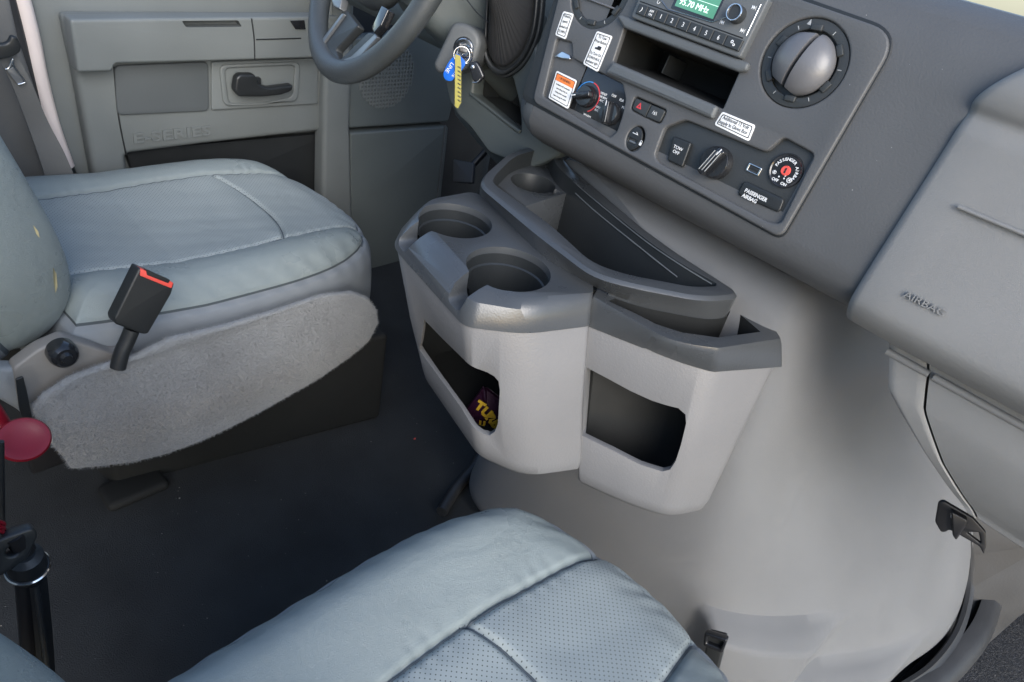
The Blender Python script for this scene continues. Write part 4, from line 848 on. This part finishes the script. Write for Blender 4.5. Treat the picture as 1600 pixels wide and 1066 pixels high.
# ================================================================== SEATS
def pillow(hx, hy, R, side, kf, kr, topf, grooves, n=150, sideb=.0, m0=.60, m1=.80):
    """returns (n+1)^2 vertices, faces, per-face label function input"""
    g = np.linspace(-1, 1, n + 1)
    Pp, Q = np.meshgrid(g, g, indexing='ij'); m = np.maximum(np.abs(Pp), np.abs(Q)); mm = np.where(m < 1e-9, 1, m)
    a, b = Pp / mm, Q / mm; k = np.where(a > 0, kf, kr) * np.clip(np.abs(a), 0, 1) ** .5
    ox = a * np.sqrt(1 - k * b * b); oy = b * np.sqrt(1 - k * a * a)
    hs = np.where(m < m0, m / m0 * (1 - R), 0); dr_ = np.zeros_like(m)
    ph = np.clip((m - m0) / (m1 - m0), 0, 1) * math.pi / 2
    hs = np.where(m >= m0, (1 - R) + R * np.sin(ph), hs); rz = R * hy
    dr_ = np.where(m >= m0, rz * (1 - np.cos(ph)), 0); sd = np.clip((m - m1) / (1 - m1), 0, 1); dr_ = dr_ + sd * side
    hs = hs + .012 * np.sin(sd * math.pi) - sideb * sd
    x = ox * hs * hx; y = oy * hs * hy; z = -dr_ + topf(x, y) * np.clip(1.25 - ph / (math.pi / 2), 0, 1)
    V = np.stack([x, y, z], -1)
    du = np.gradient(V, axis=0); dv = np.gradient(V, axis=1); N_ = np.cross(du, dv); N_ /= np.maximum(np.linalg.norm(N_, axis=-1, keepdims=True), 1e-9)
    disp = grooves(x, y, m, Pp, Q); V = V + N_ * disp[..., None]
    return V, m, x, y
def pillow_parts(V, lab, names, mats, mtx, parent, smooth=60):
    n = V.shape[0] - 1; idx = np.arange((n + 1) ** 2).reshape(n + 1, n + 1)
    F = np.stack([idx[:-1, :-1], idx[1:, :-1], idx[1:, 1:], idx[:-1, 1:]], -1).reshape(-1, 4)
    VV = V.reshape(-1, 3); l = lab[:-1, :-1].reshape(-1); out = []
    R3 = np.array(mtx.to_3x3()); T3 = np.array(mtx.translation)
    for i, (nm, mt_) in enumerate(zip(names, mats)):
        f_ = F[l == i]; u, inv = np.unique(f_, return_inverse=True)
        if not len(u): continue
        o = raw(nm, (VV[u] @ R3.T + T3).tolist(), inv.reshape(-1, 4).tolist(), mt_); out.append(finish(o, parent, smooth))
    return out
def G(d, w_, depth): return -depth * np.exp(-(d / w_) ** 2)
def cushion(parent, cx, cy, z0, hx, hy, ybw, kf, xs=.135):
    def topf(x, y):
        t = .016 * np.exp(-((np.abs(y) - .185) / .055) ** 2) - .008 * np.exp(-(y / .09) ** 2)
        return t + np.clip(x - .08, 0, 1) ** 2 * -.25 + np.clip(-x - .1, 0, 1) * .10
    def gr(x, y, m, p, q):
        yb = ybw + .012 * np.cos(x * 9)
        top = (m < .78)
        d = G(np.abs(y) - yb, .0045, .007) * top * (x < .30)
        d += G(x - (xs - .03 * (y / .13) ** 2), .004, .007) * top * (np.abs(y) < yb)
        d += -.004 * np.exp(-((np.abs(y) - yb) / .02) ** 2) * top
        d += .003 * np.exp(-((x - .09) / .03) ** 2) * (np.abs(y) < yb) * top
        d += G(m - .715, .008, .005)
        d += .0009 * np.sin(x * 210 + 3 * np.sin(x * 37)) * np.exp(-((np.abs(y) - yb) / .014) ** 2) * top
        d += .0010 * np.sin((x + y) * 130 + 2 * np.sin(y * 45)) * np.exp(-((m - .70) / .05) ** 2)
        d += .0006 * np.sin(x * 60 + y * 40) * np.sin(y * 75 - x * 20) * np.clip(1 - m, 0, 1)
        return d
    V, m, x, y = pillow(hx, hy, .26, .11, kf, .12, topf, gr, 300)
    yb = ybw + .012 * np.cos(x * 9)
    lab = np.where((m >= .715) & ~((xs < .1) & (np.abs(y) < yb) & (x > 0) & (m < .80)), 2, np.where((np.abs(y) < yb), 1, 0)); lab = np.where((np.abs(m - .715) < .0045) & ~((xs < .1) & (np.abs(y) < yb) & (x > 0)) , 3, lab)
    nn = V.shape[0]; idx = np.arange(nn * nn).reshape(nn, nn); F = np.stack([idx[:-1, :-1], idx[1:, :-1], idx[1:, 1:], idx[:-1, 1:]], -1).reshape(-1, 4)
    bv = BVHTree.FromPolygons(V.reshape(-1, 3).tolist(), F.tolist())
    def seamline(pts):
        out = []
        for a, b in pts:
            h = bv.ray_cast(Vector((a, b, .3)), Vector((0, 0, -1)))[0]
            if h is not None: out.append(h + Vector((cx, cy, z0 + .0002)))
        tube('seam', out, .0015, MT['thread'], parent, n=1, seg=6)
    for sg in (-1, 1): seamline([(a, sg * (ybw + .012 * math.cos(a * 9))) for a in np.linspace(-hx * .85, hx * .93, 160)])
    seamline([(xs - .03 * (b / .13) ** 2, b) for b in np.linspace(-ybw - .008, ybw + .008, 80)])
    return pillow_parts(V, lab, ['bolster', 'seat_insert', 'side_panel', 'seam'], [MT['seat'], MT['perf'], MT['seatside'], MT['thread']], Matrix.Translation((cx, cy, z0)), parent)
ds = root('driver_seat', 'blue grey vinyl driver seat across the aisle with carpeted side skirt', 'car seat', (.48, 1.2, 0), 'front van seats')
cushion(ds, .515, 1.215, .435, .33, .27, .14, .40)
def backrest(parent, cx, cy, z0, ang, hx=.36, hy=.25, th=.15):
    def topf(x, y): return .022 * np.exp(-((np.abs(y) - .2) / .05) ** 2) - .006 * np.exp(-(y / .1) ** 2)
    def gr(x, y, m, p, q):
        d = G(np.abs(y) - .14, .0035, .006) * (m < .8) + G(m - .83, .010, .005) + G(m - .985, .006, .003)
        return d
    V, m, x, y = pillow(hx, hy, .34, th, .30, .36, topf, gr, 240)
    lab = np.where(m >= .83, 2, np.where(np.abs(y) < .14, 1, 0)); lab = np.where((np.abs(m - .83) < .005), 3, lab)
    # local x -> up the back, z -> forward
    mt_ = Matrix.Translation((cx, cy, z0)) @ Matrix.Rotation(math.radians(-ang), 4, 'Y') @ Matrix(((0, 0, 1, 0), (0, -1, 0, 0), (1, 0, 0, 0), (0, 0, 0, 1)))
    return pillow_parts(V, lab, ['backrest_bolster', 'backrest_insert', 'backrest_side', 'backrest_seam'], [MT['seat'], MT['perf'], MT['seatside'], MT['thread']], mt_, parent)
brp = backrest(ds, .172, 1.21, .71, 16, hy=.275)
vv, ff = [], []
for o in brp:
    k_ = len(vv); vv += [v_.co + ds.location for v_ in o.data.vertices]; ff += [tuple(i + k_ for i in p.vertices) for p in o.data.polygons]
bb_ = BVHTree.FromPolygons(vv, ff)
for pts in ([(88, 372), (94, 376), (99, 392), (101, 410), (97, 412), (93, 396)], [(52, 352), (60, 362), (62, 372), (57, 366)], [(83, 418), (88, 428), (90, 448), (87, 458), (84, 440)]):
    hh = [bb_.ray_cast(EYE, ray(u, v).normalized())[0] for u, v in pts]
    if all(h is not None for h in hh):
        sh = ray(80, 400).normalized() * .0012
        solid('torn_patch', [h - sh for h in hh] + [h + sh for h in hh], [tuple(range(len(hh)))] + [(i, (i + 1) % len(hh), (i + 1) % len(hh) + len(hh), i + len(hh)) for i in range(len(hh))], MT['foam'], ds, fix=False)
fp = [(.78, .935), (.25, 1.04), (.18, 1.42), (.78, 1.42)]
loft('pedestal', [[Vector((x, y, 0)) for x, y in fp], [Vector((x, y, .24)) for x, y in fp]], MT['black_and_shade'], ds, bevel=.012)
box('seat_rail', (.12, .945, .20), (.70, .96, .265), MT['metal'], ds, bevel=.006)
box('rail_foot', (.22, .985, .0), (.33, 1.05, .022), MT['black_and_shade'], ds, bevel=.015)
SK = Frame((0, .925, 0), (1, 0, 0), (0, 0, 1))
sk_px = [(45, 634), (62, 612), (103, 582), (150, 563), (175, 553), (203, 545), (225, 533), (256, 517), (300, 508), (344, 499), (400, 486), (437, 477), (500, 459), (545, 454), (570, 462), (583, 480), (585, 500), (572, 528), (545, 553), (500, 585), (450, 612), (400, 636), (350, 658), (300, 679), (250, 697), (200, 711), (150, 719), (106, 725), (95, 708), (78, 690), (62, 662)]
sk = plate('side_skirt', SK, [rpoly(SK.poly(sk_px), .006)], -.006, .006, MT['wool'], None, bevel=.005)
for v_ in sk.data.vertices:
    co = v_.co; co.y += .008 * math.sin(co.x * 11 + 1) - .012
blades(sk, 420000, .0065, .0009, MT['wool'], 'fuzz', None)
sk.data.transform(Matrix.Translation(-ds.location)); sk.parent = ds
# recline bracket and knob
plate('recline_cover', SK, [rpoly(SK.poly([(20, 575), (60, 545), (100, 528), (140, 540), (175, 552), (208, 548), (150, 575), (100, 592), (60, 625), (30, 640)], -.012), .006)], -.035, -.010, MT['wood'], ds, bevel=.004)
lathe('recline_knob', [(0, .022), (.006, .022), (.009, .016), (.013, .016), (.017, .012), (.0195, .004), (.0195, -.01)], Frame(P(98, 552, y=.925), (1, 0, 0), (0, .12, 1)), MT['gloss'], ds, 36)
lw = plate('rear_skirt', SK, [rpoly(SK.poly([(-40, 570), (60, 575), (72, 600), (50, 640), (50, 665), (28, 640), (-40, 600)], -.02), .006)], -.04, -.014, MT['seatside'], ds, bevel=.006)
strp = plate('strap_end', SK, [rpoly(SK.poly([(24, 592), (36, 588), (42, 612), (52, 664), (40, 668), (30, 640)], .01), .002)], .008, .012, MT['black'], ds, bevel=.001)
# buckle
BK = Frame(P(226, 470, y=.905), (1, .08, 0), (0, .12, 1))
bk = root('seat_belt_buckle', 'black seat belt buckle with red release button standing beside driver seat', 'belt buckle', tuple(P(200, 545, y=.905)))
bpx = [(218, 419), (273, 443), (268, 460), (232, 522), (224, 523), (181, 507), (179, 498)]
bb = plate('buckle_body', BK, [rpoly(BK.poly(bpx), .003)], -.024, 0, MT['black'], bk, bevel=.003, seg=3)
rbp = BK.poly([(220, 420), (271, 442), (268, 451), (219, 431)], .001)
plate('release_button', BK, [rpoly(rbp, .0015)], -.014, .0012, MT['red2'], bk, bevel=.0008)
plate('buckle_slot', BK, [rpoly(BK.poly([(228, 421), (266, 438), (263, 443), (230, 430)], .002), .001)], -.004, .0020, MT['black'], bk, bevel=.0004)
tube('stalk', [BK.at(*BK.px(u, v, -.012), -.012) for u, v in [(206, 515), (200, 530), (190, 552), (184, 575)]], .011, MT['black'], bk)
# driver belt
SBF = Frame((0, 1.44, 0), (1, 0, 0), (0, 0, 1))
bl_ = root('seat_belt', 'grey woven seat belt hanging down to the outer side of the driver seat', 'seat belt', (.33, 1.44, .4))
def belt_strip(nm, L_, R_, m, par):
    a = smooth_path([SBF.at(*SBF.px(u, v), 0) for u, v in L_], 6); b = smooth_path([SBF.at(*SBF.px(u, v), .008 if i % 2 else 0) for i, (u, v) in enumerate(R_)], 6)
    off = Vector((0, .0014, 0)); rings = [[p, q_, q_ + off, p + off] for p, q_ in zip(a, b)]
    return loft(nm, rings, m, par)
belt_strip('webbing', [(-8, 80), (18, 130), (45, 200), (66, 260), (80, 310)], [(26, 85), (48, 130), (75, 190), (100, 240), (126, 300)], MT['belt'], bl_)
plate('belt_guide', SBF, [rpoly(SBF.poly([(-10, 84), (-8, 70), (12, 68), (18, 56), (27, 58), (34, 72), (33, 82), (20, 90), (-8, 96)], .02), .006)], .008, .02, MT['black'], bl_, bevel=.004)
tube('latch_tongue', [SBF.at(*SBF.px(u, v, .012), .012) for u, v in [(8, 108), (14, 106), (20, 92), (22, 104), (38, 126), (36, 130), (28, 132)]], .0016, MT['chrome'], bl_, n=4)
plate('tongue_grip', SBF, [rpoly(SBF.poly([(10, 110), (22, 104), (38, 126), (28, 133)], .01), .003)], .009, .0105, MT['silver'], bl_, bevel=.0005)

# passenger seat
ps = root('passenger_seat', 'blue grey perforated vinyl passenger seat in the foreground', 'car seat', (.3, .16, 0), 'front van seats')
cushion(ps, .307, .165, .44, .30, .245, .085, .36, xs=.075)
backrest(ps, -.046, .165, .73, 20, hy=.27)
box('pedestal', (-.05, -.06, .0), (.42, .36, .24), MT['black'], ps, bevel=.012)

# ================================================================== RED CAP AND BLACK STAND
rd = root('red_disc', 'round red plastic disc beside the rear corner of driver seat', 'plastic disc', tuple(P(36, 700, y=.82)))
RF = Frame(P(36, 688, y=.82), (1, .1, -.05), (0, .75, .6))
lathe('disc', [(a_ * .86, b_ * .86) for a_, b_ in [(0, .006), (.02, .0065), (.026, .009), (.0335, .009), (.036, .005), (.0345, -.001), (.02, -.008), (0, -.008)]], RF, MT['red'], rd, 48, 0, 0, sy=.92)
tube('arm', [P(4, 674, y=.86), P(-6, 655, y=.87), P(-30, 620, y=.88)], .013, MT['red'], rd)
st = root('tripod_stand', 'black folding stand with chrome collar at the lower left', 'stand', tuple(P(60, 1100, y=.6)))
def sp_(u, v, y=.60): return P(u, v, y=y)
tube('leg', [sp_(52, 905), sp_(62, 990), sp_(70, 1090)], .0105, MT['black'], st, n=2, prof=[(1, .6), (.6, 1), (-.6, 1), (-1, .6), (-1, -.6), (-.6, -1), (.6, -1), (1, -.6)], angle=30)
tube('leg', [sp_(38, 905), sp_(44, 990), sp_(50, 1090)], .009, MT['metal'], st, n=2)
tube('rib', [sp_(56, 915, .59), sp_(68, 1000, .585), sp_(80, 1090, .58)], .003, MT['panel'], st, n=2)
cl_ = Frame(sp_(43, 885), (1, 0, 0), (.05, 1, .2))
lathe('collar', [(a_ * .82, b_ * .82) for a_, b_ in [(0, .03), (.012, .032), (.020, .026), (.022, .01), (.022, 0), (.0245, -.001), (.0245, -.004), (.021, -.006), (.019, -.02), (.010, -.03), (0, -.03)]], cl_, MT['black'], st, 40)
lathe('collar_ring', [(.0196, .0004), (.0209, -.0008), (.0209, -.0020), (.0196, -.0036)], cl_, MT['chrome'], st, 40)
tube('joint', [sp_(40, 862), sp_(28, 845), sp_(20, 835)], .010, MT['metal'], st)
plate('clamp', Frame(sp_(22, 845), (1, 0, 0), (0, .2, 1)), [rpoly([(-.024, -.03), (.004, -.024), (.02, .0), (.018, .012), (-.01, .014), (-.022, .008)], .006), circle((-.004, -.006), .006, 20)], -.006, .008, MT['black'], st, bevel=.003)
for i in range(3): tube('red_coil', [sp_(-8 + 14 * math.cos(t), 820 + i * 7 + 5 * math.sin(t), .61 + .012 * math.sin(t)) for t in np.linspace(0, 2 * math.pi, 10, endpoint=False)], .0022, MT['red'], st, n=3, seg=8, closed=True)
tag(tube('thin_pole', [P(2, 690, y=.75), P(3, 760, y=.75), P(4, 830, y=.75)], .003, MT['black'], n=2), 'thin black pole between the red disc and stand at the left edge', 'pole')
# pedal seen under the steering column
pd = root('brake_pedal', 'black pedal in the dark driver footwell under the column', 'pedal', tuple(P(735, 275, y=1.1)))
PF = Frame(P(730, 268, y=1.15), (.1, -1, 0), (.4, 0, 1))
plate('pad', PF, [rpoly(PF.poly([(712, 250), (744, 256), (742, 288), (712, 286)]), .006)], 0, .012, MT['rubber'], pd, bevel=.003)
tube('pedal_arm', [PF.at(0, .01, -.005), PF.at(.02, .1, -.03), PF.at(.03, .25, -.08)], .008, MT['metal'], pd)

# crumbs and lint lying on the carpet between the seats
vv, ff = [], []
for _ in range(60):
    x, y = rng.uniform(.0, .85), rng.uniform(.42, 1.0); r_ = rng.uniform(.0004, .0011) * (1.6 if rng.random() < .1 else 1); k_ = len(vv); a0 = rng.uniform(0, 6)
    for i in range(5): vv.append((x + r_ * rng.uniform(.5, 1.4) * math.cos(a0 + i * 1.257), y + r_ * rng.uniform(.5, 1.4) * math.sin(a0 + i * 1.257), .0012))
    vv.append((x, y, .0012 + r_ * .8)); ff += [(k_ + i, k_ + (i + 1) % 5, k_ + 5) for i in range(5)]
cr = solid('floor_crumbs', vv, ff, material('crumb', (.30, .29, .27), .8, var=.2), None, fix=False); cr['kind'] = 'stuff'
